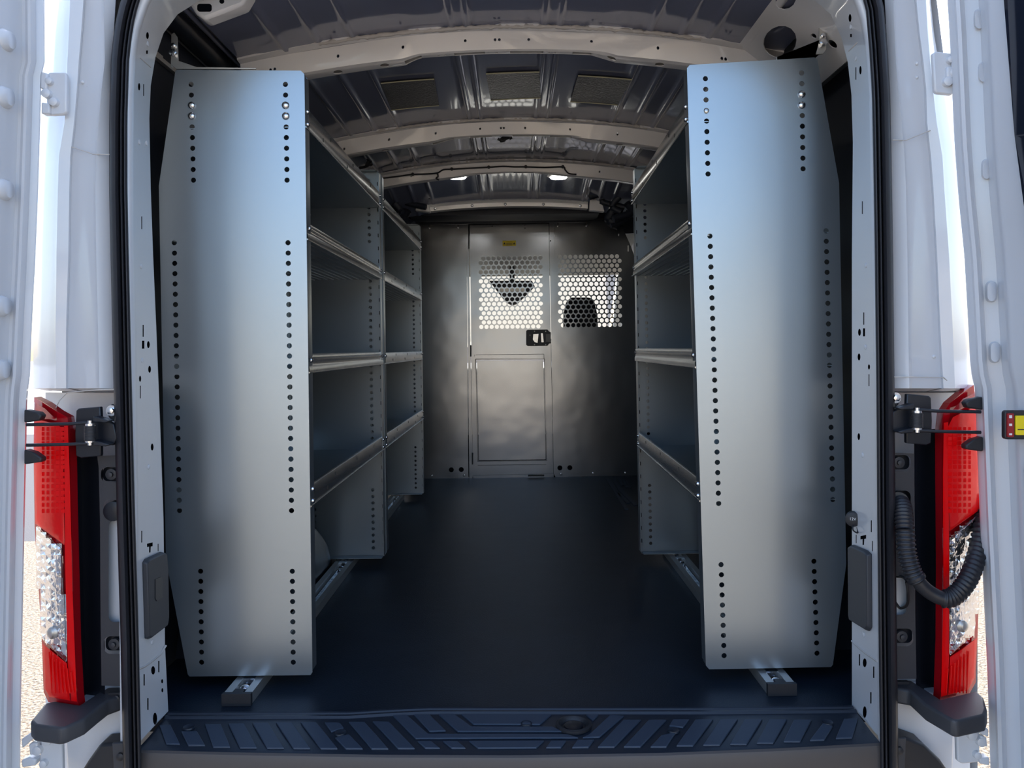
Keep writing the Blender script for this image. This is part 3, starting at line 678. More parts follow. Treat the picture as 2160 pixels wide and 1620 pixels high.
def tray(name, xi0, xi1, xo, y0, y1, zlow, h, parent, side, divider=False, ribbed=False):
    """shelf: flat plate with upturned lips; xi0/xi1 inner edge at near and far end"""
    xi = lambda y: xi0 + (xi1 - xi0) * (y - y0) / (y1 - y0)
    m = MB()
    a = [Vector((xi0, y0, zlow)), Vector((xi1, y1, zlow)), Vector((xo, y1, zlow)), Vector((xo, y0, zlow))]
    m.prism(a, [v + Vector((0, 0, .002)) for v in a])
    m.grid([[Vector((xo, y, zlow)), Vector((xo, y, zlow + h)), Vector((xo - .012 * side, y, zlow + h))] for y in (y0, y1)])
    o = m.out('shelf', STEEL, parent)
    if divider:
        pr = [(0, 0), (.0035, .002), (.0035, .014), (.001, .018), (0, h * .5), (.001, h * .62), (.004, h * .68), (.004, h * .78), (0, h * .84), (0, h), (-.003, h + .003), (-.008, h + .001)]
    else:
        pr = [(0, 0), (.001, 0.0015), (.001, h - .002), (-.001, h), (-.008, h), (-.008, h - .006)]
    MB().grid([[Vector((xi(y) - side * (-dx) * 1 if False else xi(y) - side * dx, y, zlow + dz)) for dx, dz in pr] for y in (y0, y1)]).tube([(xi(y0) - side * .0012, y0, zlow + .001), (xi(y1) - side * .0012, y1, zlow + .001)], .0026, 8).out('shelf_lip', LIPS, o, 50)
    if ribbed:
        r = MB(); n = 14
        for i in range(n):
            x = xi0 + (xo - xi0) * (i + .7) / n; r.box(x - .003, x + .003, y0 + .01, y1 - .01, zlow - .003, zlow)
        r.out('shelf_rib', STEEL, o)
    s = MB()
    for k in range(3):
        for z_ in (.3, .75):
            y = y0 + (y1 - y0) * (.22 + .28 * k) + (0.03 if z_ > .5 else -.06); x = xi(y) - side * .0013
            s.box(x - .0006, x + .0006, y - .0025, y + .0025, zlow + h * z_ - .005, zlow + h * z_ + .005)
    if not divider: tag(s.out('lip_slot', INKM, o), kind='stuff')
    return o
ZSH = [(1.416, .056, False), (1.132, .044, True), (.795, .046, True), (.457, .054, False)]
def lip_bolts(parent, x, y, side, zs):
    for z in zs: MB().cyl((x, y, z), (x - side * .003, y, z), .0068, 12, .0062, dome=.0035).out('bolt', ZINC, parent, 60)
# left rear
XO = {-1: (.86, .87, .88, .87), 1: (.765, .805, .815, .815)}
def unit(label, side, y0, y1, outline, cols, xin_near, xin_far, near_bolts, div, near=True, lean_far=None, grp='shelf units along the van walls'):
    u = thing('shelf_unit', label, 'shelving', (side * .7, (y0 + y1) / 2, 0), grp)
    panel('end_panel', outline, y0, cols, side, u, 1, dome_bolts=near_bolts, shift=xin_near[1])
    panel('end_panel', outline, y1, cols, side, u, -1, shift=xin_far[1], lean=lean_far)
    for (z, h, d_), a, b, xo_ in zip(ZSH, xin_near[0], xin_far[0], XO[side]):
        tray('shelf', a, b, side * xo_, y0 + .004, y1 - .004, z, h, u, -side if False else side, divider=(d_ and div), ribbed=(z > 1.1 and z < 1.2))
        zz = (z + .012, z + h - .012) if not d_ else (z + h * .7,)
        lip_bolts(u, a - side * .002, y0 + .022, side, zz); lip_bolts(u, b - side * .002, y1 - .022, side, zz)
    return u
u1 = unit('grey steel shelf unit on the left nearest the doors, tall wide end panel', -1, 1.94, 3.055, LOUT, LCOL, ([-.5215] * 4, 0), ([-.5235] * 4, -.002), [(404.5, 222.5), (404.5, 245), (602.5, 222.5), (603, 245)], True)
u2 = unit('grey steel shelf unit on the left deeper in, up against the partition', -1, 3.085, 4.375, LOUT, LCOL, ([-.5235] * 4, -.002), ([-.5235] * 4, -.003), [], False)
rl = lambda z: 0.024 * (z / 1.55)
u3 = unit('grey steel shelf unit on the right wall with a slightly leaning end panel', 1, 1.94, 3.06, ROUT, RCOL, ([.4475, .4535, .459, .4655], 0), ([.4745, .478, .481, .4855], .012), [(1691, 199), (1691, 222)], True, lean_far=rl)
q = P(1490.5, 234, 1.939); MB().cyl(q, q + Vector((0, -.003, 0)), .006, 10, dome=.001).out('rivet', LIPS, u3, 50)
# brackets that tie the shelf tops to the wall track
for u, pts, Yb in ((u1, [(361, 72), (367, 68), (374, 78), (376, 128), (415, 141), (540, 143), (540, 146), (372, 146), (360, 136)], 1.955), (u3, [(1728, 52), (1736, 48), (1743, 84), (1743, 104), (1736, 114), (1640, 121), (1640, 125), (1718, 122), (1728, 84)], 1.955)):
    o = prism_px('wall_bracket', pts, Yb, 0.004, ALU, u, 0.001)
    bx, by = (367, 113) if u is u1 else (1735, 92)
    q = P(bx, by, Yb); MB().cyl(q, q + Vector((0, -.008, 0)), .010, 6, dome=.002).out('bolt', ZINC, u, 40)
    q = P(bx, by - 16, Yb); MB().cyl(q, q + Vector((0, -.006, 0)), .006, 10, dome=.002).out('bolt', ZINC, u, 40)

# ------------------------------------------------------------------ partition
YB = 5.07
part = thing('partition', 'grey steel bulkhead with perforated windows and a latched door at the front of the cargo bay', 'partition', (0, YB, 0))
def fb(off, th=0.003):
    def f_(u, v, t): q = P(u, v, YB); return Vector((q.x, YB + off + th * t, q.z))
    return f_
sc = lambda px, py, r: circ(px, py, r, n=8)
plate('side_panel', [(840, 476), (984, 473), (988, 1004), (990, 1010), (850, 1014)], [circ(952, 991, 5.3), circ(973, 990.5, 5.3)], fb(0), BULK, part)
hR = []
for r in range(16):
    y = 542 + r * 9.62; o_ = 0 if r % 2 == 0 else 5.45
    for k in range(12): 
        x = 1181 + o_ + 10.95 * k + 0.06 * r
        hR.append(circ(x, y - k * 0.12, 4.55, n=12))
plate('side_panel', [(1169, 470), (1307, 466), (1331, 520), (1345, 560), (1345, 1003), (1176, 1006), (1172, 800)],
      hR + [circ(1181, 987, 5.3), circ(1202, 986.5, 5.3), rect(1305, 491, 2.2, 13), rect(1325, 524, 2.2, 13)], fb(0), BULK, part)
dr = MB(); 
hD = []
for r in range(16):
    y = 545.5 + r * 9.62; o_ = 5.45 if r % 2 == 0 else 0
    for k in range(12): hD.append(circ(1014 + o_ + 10.93 * k + 0.09 * r, y - k * .12, 4.55, n=12))
DO = [(991, 476), (1157, 472.5), (1167, 998), (998, 1002), (993.5, 732), (994.5, 728)]
win = [(1005, 759), (1147, 758.5), (1152, 970), (1009.5, 972)]
door = plate('partition_door', DO, hD + [win], fb(-.012, .012), BULK, part)
plate('door_inset', [(1006, 760.5), (1146, 760), (1151, 968.5), (1010.5, 970.5)], [], fb(-.009, .006), BULK, door)
pr = [(1003.5, 757.5), (1148.5, 757), (1153.5, 971.5), (1008, 973.5)]
m = MB(); m.tube([P(x, y, YB - .012) for x, y in pr + pr[:1]], .0022, 6).out('inset_border', INKM, door)
m = MB()
for a, b in (((1004, 748.5), (1147, 747)), ((1147, 747), (1147.5, 757)), ((1008, 981.5), (1152, 980)), ((1001, 748), (1001, 752))): m.tube([P(*a, YB - .0125), P(*b, YB - .0125)], .0015, 5)
m.out('pressed_line', BULK, door)
MB().box(-.9, .9, 5.10, 5.13, 0.0, 0.28).out('dark_backing', CAVITY, part)  # added dark backing, blocks daylight through the low holes and floor gap
# frame bars: verticals, header, sill
for q_ in ([(984, 473), (988, 473), (992, 725), (998, 1009), (990, 1010)], [(1158.5, 470), (1168.5, 469), (1176, 1007), (1168, 1008)]):
    a = [P(*v, YB - .004) for v in q_]; MB().prism(a, [v + Vector((0, .02, 0)) for v in a]).out('frame_post', BULK, part)
a = [P(*v, YB - .006) for v in [(830, 464), (1302, 460), (1307, 467), (1168, 470), (985, 473), (832, 476)]]
MB().prism(a, [v + Vector((0, .03, 0)) for v in a]).out('top_rail', BULK, part)
a = [P(*v, YB - .004) for v in [(998, 1003), (1168, 999), (1172, 1007), (996, 1010)]]
MB().prism(a, [v + Vector((0, .02, 0)) for v in a]).out('door_sill', BULK, part)
a = [P(*v, YB - .007) for v in [(1114, 1001.5), (1148, 1001), (1148, 1004.5), (1114, 1005)]]
MB().prism(a, [v + Vector((0, .01, 0)) for v in a]).out('sill_slot', INKM, part)
for x, y in ((906, 481), (966, 479.5), (1177, 477), (1237.5, 476), (1298.5, 475), (911, 1004), (979, 1003), (1183.5, 1000), (1251, 998), (1319, 997.5)):
    q = P(x, y, YB); MB().cyl(q, q + Vector((0, -.006, 0)), .0075, 10, dome=.003).out('bolt', ZINC, part, 40)
    if y < 500: 
        q = P(x, y - 5.5, YB - .001); MB().box(q.x - .003, q.x + .003, q.y - .001, q.y, q.z - .010, q.z + .010).out('key_slot', INKM, part)
for x, y in ((1107.5, 475), (1107.5, 481.5), (1038.5, 477), (1161, 508)):
    q = P(x, y, YB - .013); MB().cyl(q, q + Vector((0, -.002, 0)), .004, 8).out('rivet', INKM, door)
# piano-hinge pieces and daylight gap at the hinge side
for y0_, y1_ in ((478, 525), (728, 752), (955, 980)):
    x_ = 989 + (y0_ - 478) * .016; a = P(x_, y0_, YB - .016); b = P(x_, y1_, YB - .016); MB().cyl(a, b, .0045, 8).out('hinge_barrel', LIPS, door, 40)
# latch
lt = prism_px('door_latch', [(1110, 698), (1113, 695.5), (1155, 695), (1158, 699), (1162, 701), (1162, 724), (1158, 725), (1155, 729.5), (1113, 730), (1110, 727)], YB - .026, .014, PLASTIC, door, .002)
prism_px('latch_paddle', [(1125, 705), (1136, 704), (1134, 723), (1128, 722), (1124, 716)], YB - .0275, .004, LIPS, lt)
prism_px('latch_paddle', [(1141, 703), (1145, 703), (1147, 722), (1142, 722)], YB - .0275, .004, LIPS, lt)
prism_px('latch_bolt', [(1151, 704), (1162, 704), (1162, 722), (1151, 722)], YB - .032, .008, GLOSSB, lt, .001)
for x, y in ((1127.5, 699), (1151, 699), (1127.5, 727), (1151, 727), (1118, 707)):
    q = P(x, y, YB - .0265); MB().cyl(q, q + Vector((0, -.002, 0)), .0042, 8, dome=.001).out('screw', ALU, lt, 40)
# label
lb = prism_px('warning_label', [(1060, 508), (1088, 507.5), (1088.3, 518.5), (1060.3, 519)], YB - .0135, .0012, YELLOW, door)
for x in (1064, 1084.5): prism_px('warning_triangle', [(x, 511), (x + 2.6, 515.5), (x - 2.6, 515.5)], YB - .0142, .0008, INKM, lb)
def text(name, s, q, size, mt, parent, rotx=90, rotz=0, ext=.0003, sx=1):
    cu = bpy.data.curves.new(name, 'FONT'); cu.body = s; cu.size = size; cu.extrude = ext; cu.align_x = 'CENTER'; cu.align_y = 'CENTER'
    o = bpy.data.objects.new(name, cu); COL.objects.link(o)
    dg = bpy.context.evaluated_depsgraph_get(); me = bpy.data.meshes.new_from_object(o.evaluated_get(dg)); me.name = name
    bpy.data.objects.remove(o); bpy.data.curves.remove(cu)
    me.transform(Matrix.Translation(q) @ Matrix.Rotation(math.radians(rotz), 4, 'Z') @ Matrix.Rotation(math.radians(rotx), 4, 'X') @ Matrix.Diagonal((sx, 1, 1, 1)))
    me.materials.clear(); me.materials.append(mt)
    o = bpy.data.objects.new(name, me); COL.objects.link(o); attach(o, parent); return o
for i, (s, y) in enumerate((('WARNING', 510.5), ('- - - - -', 513.5), ('- - - - -', 516.5))):
    if i == 0: text('label_text', s, P(1074.2, y, YB - .0140), .0085, INKM, lb)
    else: prism_px('label_line', [(1067.5, y - .6), (1081, y - .7), (1081, y + .3), (1067.5, y + .4)], YB - .0141, .0006, INKM, lb)

# ------------------------------------------------------------------ overhead shelf and dark parts by the cab roof
oh = thing('overhead_shelf', 'dark overhead storage shelf above the partition', 'shelf', (0, 4.8, 1.66))
MB().grid([[Vector((x, y, z)) for y, z in ((4.62, 1.70 - .06 * x * x), (4.62, 1.655), (4.72, 1.645), (4.98, 1.675), (5.06, 1.69))] for x in [-.62 + 1.14 * i / 12 for i in range(13)]]).out('shelf_tray', DARKW, oh, 40)
MB().box(-.9, .9, 5.09, 5.12, 1.60, 1.9).out('rear_wall', DARKW, oh)
for sx, pts in ((-1, [(876, 444), (880, 426), (904, 432), (907, 447)]), (1, [(1245, 420), (1268, 419), (1275, 446), (1243, 443)])):
    side = 'left' if sx < 0 else 'right'
    b = thing('roof_bracket', 'grey folded bracket at the %s end of the front roof header' % side, 'bracket', P(pts[0][0], pts[0][1], 4.45), 'header brackets')
    prism_px('bracket_plate', pts, 4.45, .05, INPAINT, b, .003)
    x = [P(p_[0], p_[1], 4.5).x for p_ in pts]
    fo = thing('foam_bundle', 'dark bundle of foam and wiring at the %s front roof corner' % side, 'wiring', (sx * .62, 4.5, 1.62), 'foam bundles')
    random.seed(7)
    m = MB(); c0 = Vector(P(855 if sx < 0 else 1298, 425, 4.40))
    for i in range(5):
        a = c0 + Vector((random.uniform(-.09, .12) * -sx, random.uniform(-.05, .1), random.uniform(-.05, .06)))
        m.tube(smoothpath([a, a + Vector((random.uniform(-.05, .05), .02, -.05)), a + Vector((random.uniform(-.12, .12), .0, -.09))], 5), random.uniform(.012, .03), 8)
    m.out('foam_sleeve', DARKW, fo, 60)
    MB().tube(smoothpath([c0 + Vector((-sx * .15, 0, .03)), c0 + Vector((0, 0, .07)), c0 + Vector((sx * .12, .02, .10)), c0 + Vector((sx * .22, 0, .05))], 6), .022, 10).out('foam_roll', DARKW, fo, 60)

# dome lights and wiring along the third bow
for px, n in ((965, 'left'), (1178, 'right')):
    q = P(px, 370, 3.95); dl = thing('dome_light', 'small lit round dome light on the %s of the third roof bow' % n, 'light', q, 'roof dome lights')
    rows = []
    for r, z in ((0.034, .012), (.056, .002), (.060, -.003), (.052, -.008), (.045, -.009)):
        rows.append([q + Vector((r * math.cos(2 * math.pi * i / 24), r * .8 * math.sin(2 * math.pi * i / 24), z)) for i in range(24)])
    MB().grid(rows, closed=True).out('lamp_rim', INPAINT, dl, 50)
    rows = []
    for r, z in ((.046, -.008), (.040, -.016), (.018, -.018), (0, -.019)): rows.append([q + Vector((r * math.cos(2 * math.pi * i / 24), r * .8 * math.sin(2 * math.pi * i / 24), z)) for i in range(24)])
    MB().grid(rows, closed=True).out('lamp_lens', LAMPM, dl, 60)
wh = thing('wiring_loom', 'thin black cable clipped along the third white roof bow', 'cable', P(1060, 353, 3.86))
pts = [(808, 376), (840, 372), (870, 368), (900, 367), (922, 365), (935, 358), (953, 357), (990, 355), (1030, 353), (1060, 351), (1085, 352), (1109, 352), (1150, 353), (1187, 352), (1192, 358), (1200, 366), (1216, 368)]
MB().tube(smoothpath([P(x, y, 3.858) for x, y in pts], 4), .0038, 6).out('cable', PLASTIC, wh, 60)
MB().tube(smoothpath([P(x, y, 3.858) for x, y in ((922, 365), (924, 372), (920, 376), (926, 380))], 4), .004, 6).out('cable', PLASTIC, wh, 60)
for x, y in ((871, 368), (953, 357), (1031, 353), (1109, 352), (1187, 352)):
    q = P(x, y, 3.86); MB().cyl(q, q + Vector((0, -.008, 0)), .008, 10).out('cable_clip', PLASTIC, wh, 40)
for pts, lab in (([(1050, 293), (1058, 296), (1066, 293), (1074, 290), (1060, 291), (1056, 298), (1066, 295)], 'small loose black connector hanging under the second roof bow'),
                 ([(772, 350), (776, 342), (782, 338), (780, 346), (770, 352), (758, 354)], 'small black plug and lead on the roof left of the third bow')):
    Yq = 3.26 if pts[0][0] > 1000 else 3.6
    o = MB().tube(smoothpath([P(x, y, Yq) for x, y in pts], 4), .006, 6).cyl(P(pts[3][0], pts[3][1], Yq), P(pts[3][0] + 5, pts[3][1] - 2, Yq), .011, 10).out('loose_connector', PLASTIC, None, 60)
    tag(o, lab, 'connector')

# ------------------------------------------------------------------ tail lights
def tail(side, outline, segs, clear, bez, label):
    mir = side > 0
    def Yf(px, py):
        e = (160 - px) / 90 if not mir else (px - 1985) / 80
        e = max(0, min(1.1, e)); return 1.60 + 0.05 * e * e
    t = thing('tail_light', label, 'tail light', P(outline[0][0], 1480, 1.64), 'tall tail lights either side of the rear doors')
    hold = MB()
    a = [P(x, y, Yf(x, y) + .0135) for x, y in outline]; hold.prism(a, [v + Vector((0, .025, 0)) for v in a]).out('lamp_housing', RED2, t)
    def patch(name, poly, m_, off, sub=True, bev=.002):
        def fm(u, v, tt): q = P(u, v, Yf(u, v) + off + .004 * tt); return q
        xs0, xs1, ys0, ys1 = min(p[0] for p in poly), max(p[0] for p in poly), min(p[1] for p in poly), max(p[1] for p in poly)
        st = [(xs0 + (xs1 - xs0) * i / 8 + .01, ys0 + (ys1 - ys0) * j / 20 + .01) for i in range(1, 8) for j in range(1, 20)]
        st = [p for p in st if inpoly(*p, poly)]
        return plate(name, poly, [], fm, m_, t, st, smooth=40)
    for nm, poly, m_, off in segs: patch(nm, poly, m_, off)
    patch('lamp_bezel', bez, RED, -.004)
    # clear window with reflector cells behind
    cl = patch('clear_lens', clear, CLEAR, -.006)
    x0, x1 = min(p[0] for p in clear), max(p[0] for p in clear); y0, y1 = min(p[1] for p in clear), max(p[1] for p in clear)
    m = MB(); random.seed(3); nx, ny = 6, 24
    ptsg = [[P(x0 + (x1 - x0) * i / nx, y0 + (y1 - y0) * j / ny, Yf(x0 + (x1 - x0) * i / nx, 0) + .0075 - random.uniform(0, .003)) for i in range(nx + 1)] for j in range(ny + 1)]
    for j in range(ny):
        for i in range(nx):
            cx_ = x0 + (x1 - x0) * (i + .5) / nx; cy_ = y0 + (y1 - y0) * (j + .5) / ny
            if inpoly(cx_, cy_, clear):
                a, b, c_, d_ = ptsg[j][i], ptsg[j][i + 1], ptsg[j + 1][i + 1], ptsg[j + 1][i]
                mid = (a + b + c_ + d_) / 4 + Vector((0, .004 * random.uniform(-1, 1), 0)); m.add([a, b, c_, d_, mid], [(0, 1, 4), (1, 2, 4), (2, 3, 4), (3, 0, 4)])
    m.out('reflector', REFL, cl)
    s = MB()                                        # moulded vertical flutes on the clear lens
    for k_ in range(4):
        xx = x0 + (x1 - x0) * (.45 + .13 * k_); ylo = y0 + 90; s.tube([P(xx, ylo + 6 * k_, Yf(xx, 0) - .007), P(xx + 4, y1 - 90, Yf(xx, 0) - .007)], .0009, 5)
    s.out('lens_flute', CLEAR, cl, 60)
    bx = x0 + 37 if not mir else x1 - 38; q = P(bx, y1 - 62, Yf(bx, 0) + .004); MB().cyl(q + Vector((0, .004, 0)), q + Vector((0, -.004, 0)), .0125, 18, dome=.004).out('bulb', ALU, cl, 50)
    # moulded cells in the red lens
    cells = MB()
    for j in range(16):
        for i in range(5):
            px = (92 + i * 10) if not mir else (2004 + i * 10); py = 905 + j * 10 if j < 9 else 1000 + (j - 9) * 13
            if inpoly(px, py, outline): 
                a = [P(px + dx, py + dy, Yf(px, py) - .0055) for dx, dy in ((-4, -4), (4, -4), (4, 4), (-4, 4))]
                cells.prism(a, [v + Vector((0, .004, 0)) for v in a])
    cells.out('lens_cell', RED, t)
    rb = MB()
    for i in range(7):
        xa = (104 + i * 7.5) if not mir else (2000 + i * 7.2); rb.tube([P(xa, 1375 + i * 7 if not mir else 1410 - i * 6, Yf(xa, 0) - .007), P(xa + (6 if not mir else -4), 1462, Yf(xa, 0) - .007)], .0014, 5)
    rb.out('lens_flute', RED, t, 60)
    return t
tail(-1, [(72, 838), (95, 850), (120, 868), (142, 880), (147, 905), (150, 1080), (153, 1200), (157, 1360), (163, 1470), (166, 1492), (102, 1481), (92, 1460), (88, 1350), (80, 1220), (73, 1110), (71, 960)],
     [('upper_lens', [(72, 882), (92, 888), (120, 894), (132, 905), (134, 1000), (136, 1150), (74, 1104), (71, 960)], RED, -.004), ('lower_lens', [(89, 1357), (141, 1399), (148, 1478), (104, 1470), (94, 1452)], RED, -.004), ('top_lens', [(72, 848), (95, 862), (118, 884), (92, 884), (72, 878)], RED2, -.005)],
     [(76, 1111), (80, 1112), (132, 1158), (136, 1260), (141, 1392), (139, 1396), (91, 1352), (85, 1300), (79, 1200)], [(135, 893), (143, 893), (147, 1000), (153, 1250), (162, 1480), (150, 1478), (143, 1400), (137, 1180)], 'tall red and clear tail light at the left of the van')
tail(1, [(2054, 812), (2030, 828), (2004, 850), (1990, 872), (1986, 910), (1987, 1080), (1988, 1200), (1987, 1360), (1983, 1470), (1982, 1479), (2044, 1465), (2058, 1440), (2062, 1350), (2066, 1200), (2066, 1000), (2060, 860)],
     [('upper_lens', [(2060, 858), (2035, 868), (2010, 880), (2000, 900), (2001, 1000), (2003, 1120), (2066, 1076), (2066, 960)], RED, -.004), ('lower_lens', [(2061, 1345), (2004, 1386), (2000, 1466), (2042, 1456), (2056, 1430)], RED, -.004), ('top_lens', [(2057, 828), (2030, 842), (2012, 862), (2006, 872), (2030, 862), (2058, 850)], RED2, -.005)],
     [(2066, 1084), (2062, 1086), (2006, 1131), (2005, 1230), (2003, 1378), (2005, 1382), (2055, 1338), (2062, 1280), (2066, 1180)], [(2000, 890), (1991, 892), (1989, 1000), (1990, 1250), (1985, 1470), (1998, 1466), (2002, 1390), (2002, 1150)], 'tall red and clear tail light at the right of the van, behind the black hose')

# ------------------------------------------------------------------ black trims beside the lamps
for s_ in (-1, 1):
    side = 'left' if s_ < 0 else 'right'
    X = lambda x: x if s_ < 0 else 0
    b = thing('lamp_trim', 'glossy black concave trim between the %s tail light and pillar cover' % side, 'trim', P(180 if s_ < 0 else 1950, 1450, 1.70), 'black trims beside the tail lights')
    rows = []
    for i in range(24):
        t = i / 23; py = 905 + (1500 - 905) * t
        if s_ < 0: xs_ = [(146 + 20 * t, 1.625), (152 + 16 * t, 1.68), (170 + 12 * t, 1.705), (190 + 10 * t, 1.70), (208 + 8 * t, 1.66), (216 + 6 * t, 1.655)]
        else: xs_ = [(1988 - 2 * t, 1.625), (1984, 1.68), (1970, 1.705), (1950, 1.70), (1936 + 4 * t, 1.66), (1928 + 4 * t, 1.655)]
        rows.append([P(x, py, Y) for x, Y in xs_])
    MB().grid(rows).out('trim_shell', GLOSSB, b, 60)
# pillar covers with openings
pc = thing('pillar_cover', 'dark grey plastic cover with screw recesses beside the left tail light', 'trim cover', P(228, 1450, 1.65))
fp = lambda Y: (lambda u, v, t: P(u, v, Y + .010 * t))
plate('cover_panel', [(205, 962), (258, 960), (262, 1200), (268, 1448), (214, 1446), (212, 1300), (211, 1100), (208, 985)],
      [rrect(213, 985, 256, 1017, 12), rrect(229, 1098, 262, 1312, 12), rrect(219, 1342, 264, 1379, 13), rrect(218, 1055, 262, 1094, 12)], fp(1.645), GREYP, pc)
for x, y in ((237, 1000), (243, 1357)):
    prism_px('screw_recess', rrect(x - 20, y - 15, x + 20, y + 15, 10), 1.664, .01, GLOSSB, pc)
    q = P(x, y, 1.660); MB().cyl(q, q + Vector((0, -.006, 0)), .012, 18, dome=.001).cyl(q + Vector((0, -.007, 0)), q + Vector((0, -.012, 0)), .006, 8, dome=.001).out('screw', GREYP, pc, 40)
q = P(240, 1078, 1.645); MB().cyl(q + Vector((0, .02, 0)), q + Vector((0, -.004, 0)), .021, 22, dome=.003).out('round_plug', GLOSSB, pc, 40)
prism_px('body_backing', rrect(229, 1095, 262, 1316, 8), 1.665, .01, PAINT, pc)
pr_ = thing('pillar_cover', 'dark grey plastic cover with cable opening beside the right tail light', 'trim cover', P(1905, 1450, 1.65))
plate('cover_panel', [(1876, 954), (1928, 957), (1928, 985), (1929, 1200), (1933, 1432), (1876, 1432)],
      [rrect(1872 + 6, 960, 1921, 995, 12), rrect(1874 + 4, 1035, 1921, 1092, 12), rrect(1878, 1215, 1912, 1297, 12), rrect(1878, 1326, 1926, 1363, 13)], fp(1.645), GREYP, pr_)
for x, y in ((1894, 975), (1900, 1341)):
    prism_px('screw_recess', rrect(x - 22, y - 15, x + 24, y + 15, 10), 1.664, .01, GLOSSB, pr_)
    q = P(x, y, 1.660); MB().cyl(q, q + Vector((0, -.006, 0)), .012, 18, dome=.001).cyl(q + Vector((0, -.007, 0)), q + Vector((0, -.012, 0)), .006, 8, dome=.001).out('screw', GREYP, pr_, 40)
prism_px('body_backing', rrect(1876, 1095, 1922, 1302, 8), 1.665, .01, PAINT, pr_)
prism_px('cable_pocket', rrect(1874, 1030, 1924, 1095, 8), 1.668, .01, GLOSSB, pr_)
# bumper corners: step-like pads below the lamps
for side, top in (('left', [(64, 1520), (95, 1482), (118, 1478), (168, 1486), (205, 1462), (228, 1449), (256, 1448), (257, 1466), (229, 1476), (208, 1492), (180, 1515), (138, 1534), (124, 1536), (72, 1529)]),
                  ('right', [(2082, 1494), (2075, 1470), (2060, 1456), (1984, 1474), (1950, 1452), (1922, 1434), (1884, 1434), (1884, 1450), (1918, 1456), (1950, 1485), (2009, 1519), (2022, 1520), (2078, 1508)])):
    a = [G(x, y, 0.118) for x, y in top]
    o = MB().prism([v + Vector((0, 0, -.034)) for v in a], a).out('bumper_corner', GREYP)
    bevel(o, .006, 3, 25); tag(o, 'charcoal plastic bumper corner step under the %s tail light' % side, 'bumper', 'bumper corners')
for side, xa, xb, poly in (('left', 228, 258, [(227, 1462), (258, 1462), (259, 1482), (228, 1483)]), ('right', 1882, 1918, [(1880, 1438), (1918, 1438), (1919, 1466), (1880, 1467)])):
    t = thing('bumper_tab', 'small black mounting tab with a screw on the %s inner pillar' % side, 'bracket', P(*poly[3], 1.655), 'bumper tabs')
    prism_px('tab_plate', poly, 1.650, .01, PLASTIC, t, .001); q = P((xa + xb) / 2 + 4, (poly[0][1] + poly[2][1]) / 2, 1.65); MB().cyl(q, q + Vector((0, -.005, 0)), .007, 12, dome=.002).out('screw', PLASTIC, t, 40)
# lower black bumper shields
for side, pts, fr_ in (('left', [(163, 1640), (185, 1605), (210, 1570), (240, 1568), (262, 1568), (263, 1640)], [(236, 1568), (262, 1567), (263, 1640), (240, 1640)]),
                       ('right', [(1880, 1556), (1912, 1556), (1950, 1570), (1985, 1604), (2010, 1640), (1880, 1640)], [(1880, 1556), (1912, 1557), (1908, 1640), (1880, 1640)])):
    t = thing('bumper_shield', 'black plastic bumper shield at the bottom of the %s pillar' % side, 'bumper', P(*pts[0], 1.60), 'bumper shields')
    prism_px('shield_body', pts, 1.625, .05, PLASTIC, t, .006); prism_px('shield_flange', fr_, 1.617, .008, GREYP, t, .002)
    q = P(255 if side == 'left' else 1896, 1595 if side == 'left' else 1582, 1.617); MB().cyl(q, q + Vector((0, -.005, 0)), .008, 12, dome=.002).out('screw', PLASTIC, t, 40)

# ------------------------------------------------------------------ grey covers on the reveals, socket cap
for side, poly, pocket in (('left', [(299, 1186), (304, 1178), (336, 1163), (343, 1165), (346, 1200), (348, 1305), (345, 1322), (310, 1349), (304, 1348)], [(315, 1222), (327, 1217), (331, 1222), (330, 1260), (318, 1268), (315, 1262)]),
                           ('right', [(1797, 1152), (1803, 1148), (1832, 1160), (1840, 1168), (1841, 1325), (1836, 1332), (1800, 1310), (1798, 1300)], None)):
    B, C = (LB, LC) if side == 'left' else (RB, RC); s_ = -1 if side == 'left' else 1
    t = thing('jamb_cover', 'charcoal plastic cover %s on the %s door jamb' % ('with a finger slot' if pocket else 'without a slot', side), 'cover', reveal_at(*poly[0]))
    a = [reveal_at(x, y) for x, y in poly]; inn = Vector((-s_, 0, 0)); ctr = sum(a, Vector()) / len(a)
    o = MB().prism(a, [v + inn * .012 + (ctr - v) * .04 for v in a]).out('cover_plate', GREYP, t, 40); bevel(o, .003)
    if pocket:
        a = [reveal_at(x, y) + inn * .0125 for x, y in pocket]; MB().prism(a, [v + inn * .0015 for v in a]).out('finger_slot', GLOSSB, t)
q = P(1799, 1096, 1.775)
t = thing('socket_cap', 'round black rubber 12V power socket cap on the right jamb', 'socket', q)
qq = Vector((-0.45, -0.9, 0)).normalized()
MB().cyl(q + qq * -.02, q, .0165, 22, dome=.003).out('cap', PLASTIC, t, 40)
text('cap_text', '12V', q + qq * .005 + Vector((0, 0, .002)), .009, WHITEI, t, rotz=-26)
MB().tube(smoothpath([q + Vector((0, .0, -.012)), q + Vector((-.004, -.01, -.022)), q + Vector((.006, -.01, -.028)), q + Vector((.010, 0, -.018))], 5), .0018, 6).out('cap_strap', PLASTIC, t, 60)

